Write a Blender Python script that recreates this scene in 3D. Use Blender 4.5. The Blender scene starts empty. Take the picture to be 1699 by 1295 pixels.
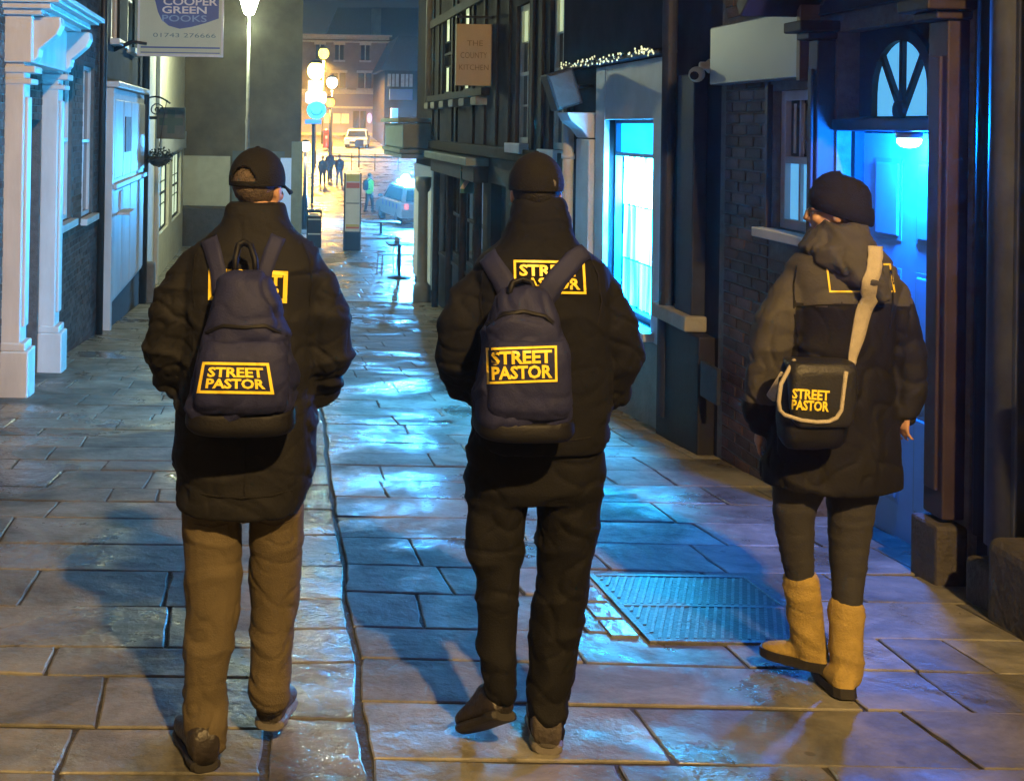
import bpy, bmesh, math, random
from math import radians, sin, cos, pi, sqrt, atan2
from mathutils import Vector, Matrix, noise
from mathutils.bvhtree import BVHTree
random.seed(7)
SC = bpy.context.scene
COL = SC.collection

# ---------------------------------------------------------------- camera, sky, exposure
W_, H_, F_ = 1699.0, 1295.0, 1900.0          # the photograph's size and focal length in its pixels
PITCH, ROLL = radians(0.3), radians(0.9)
CAM = Vector((0.0, 0.0, 1.55))
RM = (Matrix.Rotation(pi/2 + PITCH, 3, 'X') @ Matrix.Rotation(ROLL, 3, 'Z'))
_d = RM.transposed() @ Vector((0, 1, 0))      # street direction in camera space
PPX = 440.0 - F_ * _d.x / -_d.z               # principal point that puts the street's vanishing point at (440, 205)
PPY = 205.0 + F_ * _d.y / -_d.z
cam_d = bpy.data.cameras.new('camera'); cam = bpy.data.objects.new('camera', cam_d); COL.objects.link(cam)
cam.matrix_world = Matrix.Translation(CAM) @ RM.to_4x4()
cam_d.sensor_width = 36.0; cam_d.lens = 36.0 * F_ / W_
cam_d.shift_x = (W_/2 - PPX) / W_; cam_d.shift_y = (PPY - H_/2) / W_
cam_d.clip_start = 0.05; cam_d.clip_end = 2000
SC.camera = cam
world = bpy.data.worlds.new('World'); SC.world = world; world.use_nodes = True
wn = world.node_tree; wn.nodes.clear()
sky = wn.nodes.new('ShaderNodeTexSky'); sky.sky_type = 'NISHITA'; sky.sun_disc = False
sky.sun_elevation = radians(-7); sky.sun_rotation = radians(200)
b1 = wn.nodes.new('ShaderNodeBackground'); b1.inputs[1].default_value = 0.05
wn.links.new(sky.outputs[0], b1.inputs[0])
b2 = wn.nodes.new('ShaderNodeBackground'); b2.inputs[0].default_value = (0.36, 0.42, 0.58, 1); b2.inputs[1].default_value = 0.036
ad = wn.nodes.new('ShaderNodeAddShader'); wo = wn.nodes.new('ShaderNodeOutputWorld')
wn.links.new(b1.outputs[0], ad.inputs[0]); wn.links.new(b2.outputs[0], ad.inputs[1]); wn.links.new(ad.outputs[0], wo.inputs[0])
vs = SC.view_settings; vs.view_transform = 'Standard'; vs.look = 'None'; vs.gamma = 1.0; vs.exposure = 0.0
SC.render.engine = 'CYCLES'; SC.cycles.use_denoising = True; SC.cycles.use_adaptive_sampling = True; SC.cycles.adaptive_threshold = .05
SC.cycles.sample_clamp_indirect = 4.0; SC.cycles.max_bounces = 5; SC.cycles.volume_bounces = 0
# light of each lamp the photograph shows or whose shadows it shows
KEY_W, POST_W, YELLOW_W, DOOR_W, POLICE_W = 8600, 900, 18000, 330, 9000
WARM, GREENISH, SODIUM, LEDBLUE = (1.0, .62, .22), (.90, 1.0, .60), (1.0, .52, .08), (.0, .19, 1.0)

def at(px, py, Y):
    """world point on the plane y=Y seen at photo pixel (px, py)"""
    d = RM @ Vector(((px - PPX) / F_, -(py - PPY) / F_, -1.0))
    return CAM + d * (Y / d.y)

PROF = [(-60, 5.2), (-12, 1.04), (0, 0), (16, -1.39), (21, -1.74), (26, -1.83), (32, -1.90), (42, -2.15), (52, -2.3), (65, -1.85), (80, -1.05), (90, -.45), (110, .75), (140, 1.2), (400, 1.2)]
def g(Y):
    for (a, za), (b, zb) in zip(PROF, PROF[1:]):
        if Y <= b:
            return za + (zb - za) * (Y - a) / (b - a)
    return PROF[-1][1]

# ---------------------------------------------------------------- helpers
ORG = {}
class MB:
    def __init__(s): s.v, s.f, s.m = [], [], []
    def add(s, vs_, fs, mi=0):
        o = len(s.v); s.v += [Vector(p) for p in vs_]; s.f += [[o + i for i in q] for q in fs]; s.m += [mi] * len(fs); return s
    def box(s, x0, x1, y0, y1, z0, z1, mi=0):
        x0, x1 = min(x0, x1), max(x0, x1); y0, y1 = min(y0, y1), max(y0, y1); z0, z1 = min(z0, z1), max(z0, z1)
        return s.add([(x0,y0,z0),(x1,y0,z0),(x1,y1,z0),(x0,y1,z0),(x0,y0,z1),(x1,y0,z1),(x1,y1,z1),(x0,y1,z1)],
                     [(3,2,1,0),(4,5,6,7),(0,1,5,4),(1,2,6,5),(2,3,7,6),(3,0,4,7)], mi)
    def obox(s, c, U, V, N, mi=0):
        c, U, V, N = Vector(c), Vector(U), Vector(V), Vector(N)
        p = [c + a*U + b*V + d*N for d in (-1, 1) for a, b in ((-1,-1),(1,-1),(1,1),(-1,1))]
        q = [(3,2,1,0),(4,5,6,7),(0,1,5,4),(1,2,6,5),(2,3,7,6),(3,0,4,7)]
        if U.cross(V).dot(N) < 0: q = [t[::-1] for t in q]
        return s.add(p, q, mi)
    def prism(s, poly, fn, a0, a1, mi=0):
        """poly of 2-D points; fn(u, v, a) -> world point; extruded from a0 to a1"""
        n = len(poly)
        s.add([fn(u, v, a0) for u, v in poly] + [fn(u, v, a1) for u, v in poly],
              [list(range(n))[::-1], list(range(n, 2*n))] + [(i, (i+1) % n, n + (i+1) % n, n + i) for i in range(n)], mi); return s
    def rings(s, R, cap=True, mi=0, loop=False):
        n = len(R[0]); vs_ = [p for r in R for p in r]; k = len(R)
        fs = [(a*n + i, a*n + (i+1) % n, ((a+1) % k)*n + (i+1) % n, ((a+1) % k)*n + i) for a in range(k if loop else k-1) for i in range(n)]
        if cap and not loop: fs += [list(range(n))[::-1], list(range((k-1)*n, k*n))]
        return s.add(vs_, fs, mi)
    def tube(s, pts, rad, n=10, mi=0, flat=1.0, loop=False):
        pts = [Vector(p) for p in pts]
        if not isinstance(rad, (list, tuple)): rad = [rad] * len(pts)
        R = []; ref = None
        for i, p in enumerate(pts):
            t = (pts[(i+1) % len(pts)] - pts[i-1]) if (loop or 0 < i < len(pts)-1) else (pts[1]-pts[0] if i == 0 else pts[-1]-pts[-2])
            t = t.normalized() if t.length > 1e-9 else Vector((0,0,1))
            if ref is None: ref = Vector((1,0,0)) if abs(t.x) < .8 else Vector((0,1,0))
            u = (ref - t * ref.dot(t)).normalized(); v = t.cross(u); ref = u
            R.append([p + u*cos(2*pi*k/n)*rad[i] + v*sin(2*pi*k/n)*rad[i]*flat for k in range(n)])
        return s.rings(R, True, mi, loop)
    def lathe(s, c, prof, n=16, mi=0, ax=None):
        c = Vector(c); ax = Vector(ax or (0,0,1)).normalized()
        u = ax.orthogonal().normalized(); v = ax.cross(u)
        return s.rings([[c + ax*h + (u*cos(2*pi*k/n) + v*sin(2*pi*k/n))*max(r, 1e-4) for k in range(n)] for r, h in prof], True, mi)
    def ell(s, c, rx, ry, rz, n=16, m=10, rot=None, mi=0):
        c = Vector(c); R = []
        for a in range(m+1):
            t = -pi/2 + pi*a/m; cz, sz = max(cos(t), .02), sin(t)
            r = [Vector((rx*cz*cos(2*pi*k/n), ry*cz*sin(2*pi*k/n), rz*sz)) for k in range(n)]
            R.append([c + (rot @ q if rot else q) for q in r])
        return s.rings(R, True, mi)
    def build(s, name, mat, parent=None, smooth=False, bevel=0, seg=2, org=None, fix=False, kind=None):
        me = bpy.data.meshes.new(name)
        if org is None: org = ORG[parent] if parent is not None else base_of(s.v)
        org = Vector(org)
        me.from_pydata([p - org for p in s.v], [], s.f); me.update()
        if fix:
            bm = bmesh.new(); bm.from_mesh(me); bmesh.ops.recalc_face_normals(bm, faces=bm.faces); bm.to_mesh(me); bm.free()
        ms = mat if isinstance(mat, (list, tuple)) else [mat]
        for m_ in ms: me.materials.append(m_)
        if len(ms) > 1: me.polygons.foreach_set('material_index', s.m)
        if smooth: me.polygons.foreach_set('use_smooth', [True]*len(me.polygons))
        o = bpy.data.objects.new(name, me); COL.objects.link(o); ORG[o] = org
        if parent is not None:
            o.parent = parent
            if ORG[parent] != org: o.location = org - ORG[parent]
        else: o.location = org
        if bevel:
            b = o.modifiers.new('bevel', 'BEVEL'); b.width = bevel; b.segments = seg; b.limit_method = 'ANGLE'; b.harden_normals = False
        if kind: o['kind'] = kind
        return o
def base_of(vs_):
    xs = [p.x for p in vs_]; ys = [p.y for p in vs_]; zs = [p.z for p in vs_]
    return Vector(((min(xs)+max(xs))/2, (min(ys)+max(ys))/2, min(zs)))
def tag(o, label=None, cat=None, group=None, kind=None):
    if label: o['label'] = label
    if cat: o['category'] = cat
    if group: o['group'] = group
    if kind: o['kind'] = kind
    return o
def thing(name, label, cat, loc, group=None):
    o = bpy.data.objects.new(name, None); COL.objects.link(o); o.location = Vector(loc); ORG[o] = Vector(loc)
    o.empty_display_size = .1
    return tag(o, label, cat, group)
def copy_tree(o, parent=None):
    c = o.copy(); COL.objects.link(c); c.parent = parent
    for ch in list(o.children): copy_tree(ch, c)
    return c
def lamp(name, loc, watts, color, parent, size=.06, kind='POINT'):
    d = bpy.data.lights.new(name, kind); d.energy = watts; d.color = color; d.shadow_soft_size = size
    o = bpy.data.objects.new(name, d); COL.objects.link(o); o.parent = parent; o.location = Vector(loc) - ORG[parent]
    return o
def text_mesh(body, size, offset=0.0, res=3):
    """flat lettering in the xy plane, centred on the origin -> list of verts, faces"""
    c = bpy.data.curves.new('lettering', 'FONT'); c.body = body; c.size = size; c.align_x = 'CENTER'; c.align_y = 'CENTER'
    c.offset = offset; c.resolution_u = res; c.fill_mode = 'FRONT'
    o = bpy.data.objects.new('lettering', c); COL.objects.link(o)
    dg = bpy.context.evaluated_depsgraph_get(); me = bpy.data.meshes.new_from_object(o.evaluated_get(dg))
    out = ([v.co.copy() for v in me.vertices], [list(p.vertices) for p in me.polygons])
    bpy.data.objects.remove(o); bpy.data.meshes.remove(me); bpy.data.curves.remove(c)
    return out

# ---------------------------------------------------------------- materials
def mat(name, col, rough=.6, var=.2, scale=6, bump=0.0, bscale=40, metal=0.0, spec=.5, emit=None, estr=0.0, rvar=0.0, detail=5, sheen=0.0, stretch=None):
    m = bpy.data.materials.new(name); m.use_nodes = True; t = m.node_tree; p = t.nodes['Principled BSDF']
    p.inputs['Roughness'].default_value = rough; p.inputs['Metallic'].default_value = metal
    p.inputs['Specular IOR Level'].default_value = spec; p.inputs['Sheen Weight'].default_value = sheen
    tc = t.nodes.new('ShaderNodeTexCoord'); vec = tc.outputs['Object']
    if stretch:
        mp = t.nodes.new('ShaderNodeMapping'); mp.inputs['Scale'].default_value = stretch; t.links.new(vec, mp.inputs[0]); vec = mp.outputs[0]
    nz = t.nodes.new('ShaderNodeTexNoise'); nz.inputs['Scale'].default_value = scale; nz.inputs['Detail'].default_value = detail; nz.inputs['Roughness'].default_value = .6
    t.links.new(vec, nz.inputs['Vector'])
    r = t.nodes.new('ShaderNodeValToRGB'); r.color_ramp.elements[0].position = .3; r.color_ramp.elements[1].position = .7
    r.color_ramp.elements[0].color = tuple(c*(1-var) for c in col) + (1,); r.color_ramp.elements[1].color = tuple(min(1, c*(1+var)) for c in col) + (1,)
    t.links.new(nz.outputs['Fac'], r.inputs[0]); t.links.new(r.outputs[0], p.inputs['Base Color'])
    if rvar:
        mr = t.nodes.new('ShaderNodeMapRange'); mr.inputs[3].default_value = max(.02, rough - rvar); mr.inputs[4].default_value = min(1, rough + rvar)
        t.links.new(nz.outputs['Fac'], mr.inputs[0]); t.links.new(mr.outputs[0], p.inputs['Roughness'])
    if bump:
        n2 = t.nodes.new('ShaderNodeTexNoise'); n2.inputs['Scale'].default_value = bscale; n2.inputs['Detail'].default_value = 4
        t.links.new(vec, n2.inputs['Vector'])
        b = t.nodes.new('ShaderNodeBump'); b.inputs['Strength'].default_value = bump; b.inputs['Distance'].default_value = .02
        t.links.new(n2.outputs['Fac'], b.inputs['Height']); t.links.new(b.outputs[0], p.inputs['Normal'])
    if emit:
        p.inputs['Emission Color'].default_value = tuple(emit) + (1,); p.inputs['Emission Strength'].default_value = estr
    return m
def glow(name, col, s):
    return mat(name, (.6, .6, .6), .5, 0, emit=col, estr=s)

def wet_stone(name, col, dry=.55, wet=.07, lo=.42, hi=.60, perobj=.5, joints=False):
    m = bpy.data.materials.new(name); m.use_nodes = True; t = m.node_tree; p = t.nodes['Principled BSDF']; N = t.nodes.new; L = t.links.new
    geo = N('ShaderNodeNewGeometry'); pos = geo.outputs['Position']
    a = N('ShaderNodeTexNoise'); a.inputs['Scale'].default_value = 3.5; a.inputs['Detail'].default_value = 8; a.inputs['Roughness'].default_value = .65; L(pos, a.inputs['Vector'])
    ra = N('ShaderNodeValToRGB'); e = ra.color_ramp.elements; e[0].position = .28; e[1].position = .74
    e[0].color = (col[0]*.55, col[1]*.57, col[2]*.6, 1); e[1].color = (col[0]*1.3, col[1]*1.28, col[2]*1.22, 1); L(a.outputs['Fac'], ra.inputs[0])
    oi = N('ShaderNodeObjectInfo'); mr = N('ShaderNodeMapRange'); mr.inputs[3].default_value = 1-perobj; mr.inputs[4].default_value = 1+perobj; L(oi.outputs['Random'], mr.inputs[0])
    mx = N('ShaderNodeMix'); mx.data_type = 'RGBA'; mx.blend_type = 'MULTIPLY'; mx.inputs[0].default_value = 1.0
    L(ra.outputs[0], mx.inputs[6]); L(mr.outputs[0], mx.inputs[7])
    st = N('ShaderNodeTexNoise'); st.inputs['Scale'].default_value = 1.7; st.inputs['Detail'].default_value = 9; st.inputs['Roughness'].default_value = .72; st.inputs['Distortion'].default_value = .8; L(pos, st.inputs['Vector'])
    sr = N('ShaderNodeMapRange'); sr.inputs[1].default_value = .34; sr.inputs[2].default_value = .58; sr.inputs[3].default_value = .34; sr.inputs[4].default_value = 1.18; L(st.outputs['Fac'], sr.inputs[0])
    vo = N('ShaderNodeTexVoronoi'); vo.inputs['Scale'].default_value = 5.5; vo.inputs['Randomness'].default_value = 1.0; L(pos, vo.inputs['Vector'])      # trodden gum and spots
    vr = N('ShaderNodeMapRange'); vr.inputs[1].default_value = .07; vr.inputs[2].default_value = .10; vr.inputs[3].default_value = .55; vr.inputs[4].default_value = 1.0; L(vo.outputs['Distance'], vr.inputs[0])
    pm = N('ShaderNodeMath'); pm.operation = 'MULTIPLY'; L(sr.outputs[0], pm.inputs[0]); L(vr.outputs[0], pm.inputs[1])
    m3 = N('ShaderNodeMix'); m3.data_type = 'RGBA'; m3.blend_type = 'MULTIPLY'; m3.inputs[0].default_value = 1.0
    L(mx.outputs[2], m3.inputs[6]); L(pm.outputs[0], m3.inputs[7]); L(m3.outputs[2], p.inputs['Base Color'])
    w = N('ShaderNodeTexNoise'); w.inputs['Scale'].default_value = .95; w.inputs['Detail'].default_value = 5; w.inputs['Roughness'].default_value = .6; w.inputs['Distortion'].default_value = .6; L(pos, w.inputs['Vector'])
    wr = N('ShaderNodeMapRange'); wr.inputs[1].default_value = lo; wr.inputs[2].default_value = hi; wr.inputs[3].default_value = dry; wr.inputs[4].default_value = wet; L(w.outputs['Fac'], wr.inputs[0])
    f = N('ShaderNodeTexNoise'); f.inputs['Scale'].default_value = 38; f.inputs['Detail'].default_value = 6; L(pos, f.inputs['Vector'])
    fm = N('ShaderNodeMath'); fm.operation = 'MULTIPLY_ADD'; fm.inputs[1].default_value = .28; L(f.outputs['Fac'], fm.inputs[0])
    sb = N('ShaderNodeMath'); sb.operation = 'ADD'; sb.inputs[1].default_value = -.14; L(wr.outputs[0], sb.inputs[0]); L(sb.outputs[0], fm.inputs[2])
    cl = N('ShaderNodeClamp'); cl.inputs[1].default_value = .05; cl.inputs[2].default_value = .9; L(fm.outputs[0], cl.inputs[0]); L(cl.outputs[0], p.inputs['Roughness'])
    # relief: broad hand-dressed waves with fine grain
    c2 = N('ShaderNodeTexNoise'); c2.inputs['Scale'].default_value = 7; c2.inputs['Detail'].default_value = 7; c2.inputs['Roughness'].default_value = .62; L(pos, c2.inputs['Vector'])
    b = N('ShaderNodeBump'); b.inputs['Strength'].default_value = .75; b.inputs['Distance'].default_value = .022; L(c2.outputs['Fac'], b.inputs['Height'])
    b2 = N('ShaderNodeBump'); b2.inputs['Strength'].default_value = .25; b2.inputs['Distance'].default_value = .004; L(f.outputs['Fac'], b2.inputs['Height']); L(b.outputs[0], b2.inputs['Normal']); L(b2.outputs[0], p.inputs['Normal'])
    p.inputs['Specular IOR Level'].default_value = .6
    return m
def brick_mat(name, col, var=.35):
    m = mat(name, col, .75, var, 14, .5, 70)
    t = m.node_tree; p = t.nodes['Principled BSDF']; src = p.inputs['Base Color'].links[0].from_socket
    geo = t.nodes.new('ShaderNodeNewGeometry'); mr = t.nodes.new('ShaderNodeMapRange'); mr.inputs[3].default_value = .5; mr.inputs[4].default_value = 1.45
    t.links.new(geo.outputs['Random Per Island'], mr.inputs[0])
    mx = t.nodes.new('ShaderNodeMix'); mx.data_type = 'RGBA'; mx.blend_type = 'MULTIPLY'; mx.inputs[0].default_value = 1
    t.links.new(src, mx.inputs[6]); t.links.new(mr.outputs[0], mx.inputs[7]); t.links.new(mx.outputs[2], p.inputs['Base Color'])
    return m

M = dict(
 slab=wet_stone('wet_sandstone_slab', (.170, .162, .138), .72, .07, .46, .63, perobj=.34),
 slab_wet=wet_stone('channel_stone', (.14, .135, .125), .42, .05, .34, .52, .3),
 bed=mat('slab_bedding', (.035, .033, .03), .8, .4, 20, .6, 50),
 far_paving=wet_stone('far_paving', (.26, .25, .22), .5, .12, perobj=0),
 asphalt=wet_stone('asphalt', (.075, .072, .07), .6, .2, perobj=0),
 brick=brick_mat('dark_brick', (.10, .062, .055)),
 brick_r=brick_mat('red_brown_brick', (.065, .036, .028)),
 mortar=mat('mortar', (.13, .125, .12), .9, .25, 15, .4, 80),
 white=mat('white_gloss_paint', (.68, .68, .67), .42, .17, 3, .08, 30, rvar=.12, stretch=(1, 1, .3)),
 cream=mat('cream_render', (.62, .60, .50), .7, .12, 4, .2, 30),
 palewall=mat('pale_painted_panel', (.48, .51, .57), .5, .14, 3, .08, 25),
 greypaint=mat('grey_blank_panel', (.20, .235, .31), .35, .06, 2),
 black=mat('black_gloss_paint', (.014, .014, .016), .6, .3, 5, .1, 20, rvar=.1, spec=.25),
 navy=mat('navy_paint', (.020, .026, .045), .62, .3, 5, .1, 20, rvar=.1, spec=.25),
 maroon=mat('dark_plum_paint', (.034, .024, .030), .55, .25, 5, .1, 20, rvar=.1, spec=.3),
 timber=mat('dark_stained_timber', (.014, .012, .011), .7, .4, 5, .5, 12, spec=.12, stretch=(6, 6, 1)),
 render_dark=mat('grimy_render', (.030, .028, .028), .85, .35, 3, .35, 30, spec=.1),
 olive=mat('olive_grey_render', (.105, .088, .046), .9, .45, .9, .3, 18, spec=.15),
 stone=mat('pale_stone', (.22, .22, .205), .75, .2, 6, .4, 30),
 darkstone=mat('dark_stone', (.045, .04, .037), .8, .35, 8, .6, 35),
 tealpaint=mat('grey_green_paint', (.19, .25, .25), .45, .15, 4),
 glass=mat('dark_window_glass', (.012, .014, .018), .06, .1, 3, spec=.8),
 metal=mat('galvanised_metal', (.35, .36, .36), .4, .2, 8, metal=.8),
 iron=mat('black_iron', (.022, .022, .024), .45, .3, 20, .2, 60),
 ironwet=mat('wet_iron', (.10, .105, .11), .38, .35, 20, .3, 60, metal=.35),
 roof=mat('slate_roof', (.035, .035, .04), .6, .35, 6, .4, 14),
)
# ---------------------------------------------------------------- ground
def strip(x0, x1, Y0, Y1, dz, n=1, step=1.0):
    mb = MB(); k = max(1, int(math.ceil((Y1-Y0)/step))); ys = [Y0 + (Y1-Y0)*i/k for i in range(k+1)]
    vs_ = []; fs = []
    for y in ys:
        vs_ += [(x0, y, g(y)+dz), (x1, y, g(y)+dz)]
    for i in range(k): fs.append((2*i, 2*i+1, 2*i+3, 2*i+2))
    return mb.add(vs_, fs)
tag(strip(-160, 160, -60, 400, -.16, step=2).build('ground', M['asphalt']), kind='structure')
street = tag(strip(-2.45, 3.75, -12, 21.2, -.008, step=.5).build('street', M['bed']), kind='structure')
square = tag(strip(-7, 14, 21.2, 58, -.012, step=1).build('square', M['far_paving']), kind='structure')
road = tag(strip(-60, 60, 58, 118, -.02, step=1).build('road', M['asphalt']), kind='structure')

def chan(Y): return .32 + .030*(Y-3.2)          # the long joint that runs down the street
def jig(x, y, a=.034):
    return a*noise.noise(Vector((x*3.1, y*3.1, 1.7)))
def slab_geo(mb, q, h, edge=.0035):
    """q: four plan corners counter-clockwise; bevelled, slightly tilted slab"""
    if edge < .01:                        # worn, wavering edges
        r_ = []
        for k in range(4):
            a_, b_ = q[k], q[(k+1) % 4]; d_ = (b_-a_); n_ = Vector((d_.y, -d_.x)).normalized()
            r_.append(a_ + (sum(q, Vector((0,0)))/4 - a_).normalized()*random.uniform(0, .010))
            for j in range(1, 5):
                p_ = a_.lerp(b_, j/5 + random.uniform(-.05, .05)); r_.append(p_ - n_*(.0015 + .0045*noise.noise(Vector((p_.x*9, p_.y*9, k))) + (random.random() < .07)*random.uniform(.003, .011)))
        q = r_
    n4 = len(q); c = sum(q, Vector((0,0)))/n4; tx, ty = random.gauss(0,.003), random.gauss(0,.003); dz = random.gauss(0,.0012)
    top, mid, bot = [], [], []
    for p in q:
        z = g(p.y) + dz + (p.x-c.x)*tx + (p.y-c.y)*ty
        i = p + (c-p).normalized()*edge*1.7
        top.append((i.x, i.y, z+h)); mid.append((p.x, p.y, z+h-edge*.9)); bot.append((p.x, p.y, z-.05))
    mb.add(top+mid+bot, [list(range(n4))] + [(n4+k, n4+(k+1)%n4, (k+1)%n4, k) for k in range(n4)] + [(2*n4+k, 2*n4+(k+1)%n4, n4+(k+1)%n4, n4+k) for k in range(n4)])
far_slabs = MB(); n_slab = 0
def lay(x0f, x1f, bounds, lmin, lmax, m, skew=.0, joint=.007, wide=True):
    global n_slab
    for Ya, Yb in zip(bounds, bounds[1:]):
        ym = (Ya+Yb)/2; x0, x1 = x0f(ym), x1f(ym)
        xs = [x0]
        while True:
            nx = xs[-1] + (random.uniform(lmin, lmax) if random.random() < .75 else random.uniform(lmin*.6, lmin))
            if nx > x1 - lmin*.55: break
            xs.append(nx)
        xs.append(x1)
        for a, b in zip(xs, xs[1:]):
            def P(x, y, sx, sy):
                if abs(x-x0) < 1e-6: x = x0f(y)
                elif abs(x-x1) < 1e-6: x = x1f(y)
                j = jig(x, y); return Vector((x + j + sx*joint/2, y + skew*x + jig(y, x) + sy*joint/2))
            q = [P(a,Ya,1,1), P(b,Ya,-1,1), P(b,Yb,-1,-1), P(a,Yb,1,-1)]
            if ym < 12.2:
                mb = MB(); slab_geo(mb, q, random.uniform(-.001, .001)); c = sum(q, Vector((0,0)))/4
                mb.build('paving_slab', m, street, org=(c.x, c.y, g(c.y))); n_slab += 1
            else: slab_geo(far_slabs, q, 0)
def courses(start, end, lo, hi):
    out = list(start)
    while out[-1] < end: out.append(out[-1] + random.uniform(lo, hi))
    return out
lay(lambda y: -2.4, lambda y: chan(y)-.30, courses([2.3, 2.62, 2.95, 3.24, 3.53, 3.93, 4.18, 4.62, 5.11, 5.53, 6.0], 21, .26, .60), .42, 1.1, M['slab'], .015)
lay(lambda y: chan(y)-.29, lambda y: chan(y)-.006, courses([2.4, 2.8, 3.15, 3.6, 4.05, 4.4, 4.75], 21, .3, .6), .3, .5, M['slab_wet'], 0)
lay(lambda y: chan(y)+.008, lambda y: 3.7, courses([2.3, 2.65, 3.0, 3.35, 3.75, 4.1, 4.43, 4.85, 5.24, 5.7, 6.1], 21, .26, .58), .42, 1.05, M['slab'], -.01)
far_slabs.build('paving_slab', M['slab'], street, kind='stuff')
# paving of the square, seen too small to pick apart
lay_sq = MB(); random.seed(3)
y = 21.4
while y < 44:
    dy = random.uniform(.55, .8); x = -2.3
    while x < 8.5:
        dx = random.uniform(.7, 1.3)
        slab_geo(lay_sq, [Vector((x+.008,y+.008)), Vector((x+dx-.008,y+.008)), Vector((x+dx-.008,y+dy-.008)), Vector((x+.008,y+dy-.008))], 0, .012); x += dx
    y += dy
lay_sq.build('paving_slab', M['far_paving'], square, kind='stuff')

# cellar grating let into the right-hand paving
gx0, gx1, gy0, gy1 = 1.50, 2.16, 4.33, 5.10
def gz(x, y): return g(y) + .006
gt = thing('cellar_grating', 'wet iron cellar grating set in the paving beside the tan boots', 'grating', ((gx0+gx1)/2, (gy0+gy1)/2, g(4.7)))
def slant(mb, x0, x1, y0, y1, h):
    mb.add([(x0,y0,g(y0)-.01),(x1,y0,g(y0)-.01),(x1,y1,g(y1)-.01),(x0,y1,g(y1)-.01),(x0,y0,g(y0)+h),(x1,y0,g(y0)+h),(x1,y1,g(y1)+h),(x0,y1,g(y1)+h)],
           [(3,2,1,0),(4,5,6,7),(0,1,5,4),(1,2,6,5),(2,3,7,6),(3,0,4,7)]); return mb
slant(MB(), gx0-.02, gx1+.02, gy0-.02, gy1+.02, .007).build('grating_bed', M['iron'], gt)
for a in ((gx0-.03, gx0, gy0-.03, gy1+.03), (gx1, gx1+.03, gy0-.03, gy1+.03), (gx0, gx1, gy0-.03, gy0), (gx0, gx1, gy1, gy1+.03), (gx0, gx1, 4.70, 4.73)):
    slant(MB(), *a, .011).build('frame_bar', M['ironwet'], gt, bevel=.003)
bars = MB(); x = gx0 - .5
while x < gx1:
    x += .034
    for (ya, yb) in ((gy0+.006, 4.697), (4.733, gy1-.006)):
        xa, xb = x + (ya-gy0)*.42, x + (yb-gy0)*.42
        ta = max(0, min(1, (gx0+.004-xa)/(xb-xa))); tb = max(0, min(1, (gx1-.018-xa)/(xb-xa)))
        if tb - ta < .05: continue
        p0 = (xa+(xb-xa)*ta, ya+(yb-ya)*ta); p1 = (xa+(xb-xa)*tb, ya+(yb-ya)*tb)
        bars.add([(p0[0],p0[1],g(p0[1])+.006),(p0[0]+.013,p0[1],g(p0[1])+.006),(p1[0]+.013,p1[1],g(p1[1])+.006),(p1[0],p1[1],g(p1[1])+.006),
                  (p0[0],p0[1],g(p0[1])+.0105),(p0[0]+.013,p0[1],g(p0[1])+.0105),(p1[0]+.013,p1[1],g(p1[1])+.0105),(p1[0],p1[1],g(p1[1])+.0105)],
                 [(4,5,6,7),(0,1,5,4),(1,2,6,5),(2,3,7,6),(3,0,4,7)])
bars.build('grating_bars', M['ironwet'], gt, kind='stuff')
glaze = mat('wet_glazed_block', (.16, .19, .22), .18, .3, 9, .25, 20)
for i, (x, y) in enumerate([(gx0-.10, 4.36), (gx0-.10, 4.56), (gx0-.10, 4.76), (gx0-.10, 4.96)]):
    slant(MB(), x-.055, x+.05, y, y+.17, .009).build('edging_block', glaze, gt, bevel=.004)

# ---------------------------------------------------------------- building helpers
def wallX(X, s, Y0, Y1, Z0, Z1, openings, depth=.14):
    """wall in the plane x=X whose face looks towards s; openings (ya,yb,za,zb) get reveals"""
    mb = MB(); ys = sorted({Y0, Y1, *[o[0] for o in openings], *[o[1] for o in openings]}); zs = sorted({Z0, Z1, *[o[2] for o in openings], *[o[3] for o in openings]})
    def q(pts):
        mb.add(pts, [(0,1,2,3)] if s > 0 else [(3,2,1,0)])
    for a, b in zip(ys, ys[1:]):
        for c, d in zip(zs, zs[1:]):
            if any(o[0] <= a and b <= o[1] and o[2] <= c and d <= o[3] for o in openings): continue
            q([(X,a,c),(X,b,c),(X,b,d),(X,a,d)])
    B = X - s*depth
    for a, b, c, d in openings:
        q([(X,a,c),(X,a,d),(B,a,d),(B,a,c)][::-1]); q([(X,b,c),(B,b,c),(B,b,d),(X,b,d)][::-1])
        q([(X,a,d),(X,b,d),(B,b,d),(B,a,d)][::-1]); q([(X,a,c),(B,a,c),(B,b,c),(X,b,c)][::-1])
    K = X - s*.9
    for pts in ([(X,Y0,Z0),(K,Y0,Z0),(K,Y0,Z1),(X,Y0,Z1)], [(X,Y1,Z0),(X,Y1,Z1),(K,Y1,Z1),(K,Y1,Z0)], [(X,Y0,Z1),(K,Y0,Z1),(K,Y1,Z1),(X,Y1,Z1)], [(K,Y0,Z0),(K,Y1,Z0),(K,Y1,Z1),(K,Y0,Z1)]):
        mb.add(pts, [(0,1,2,3)])
    return mb
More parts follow.
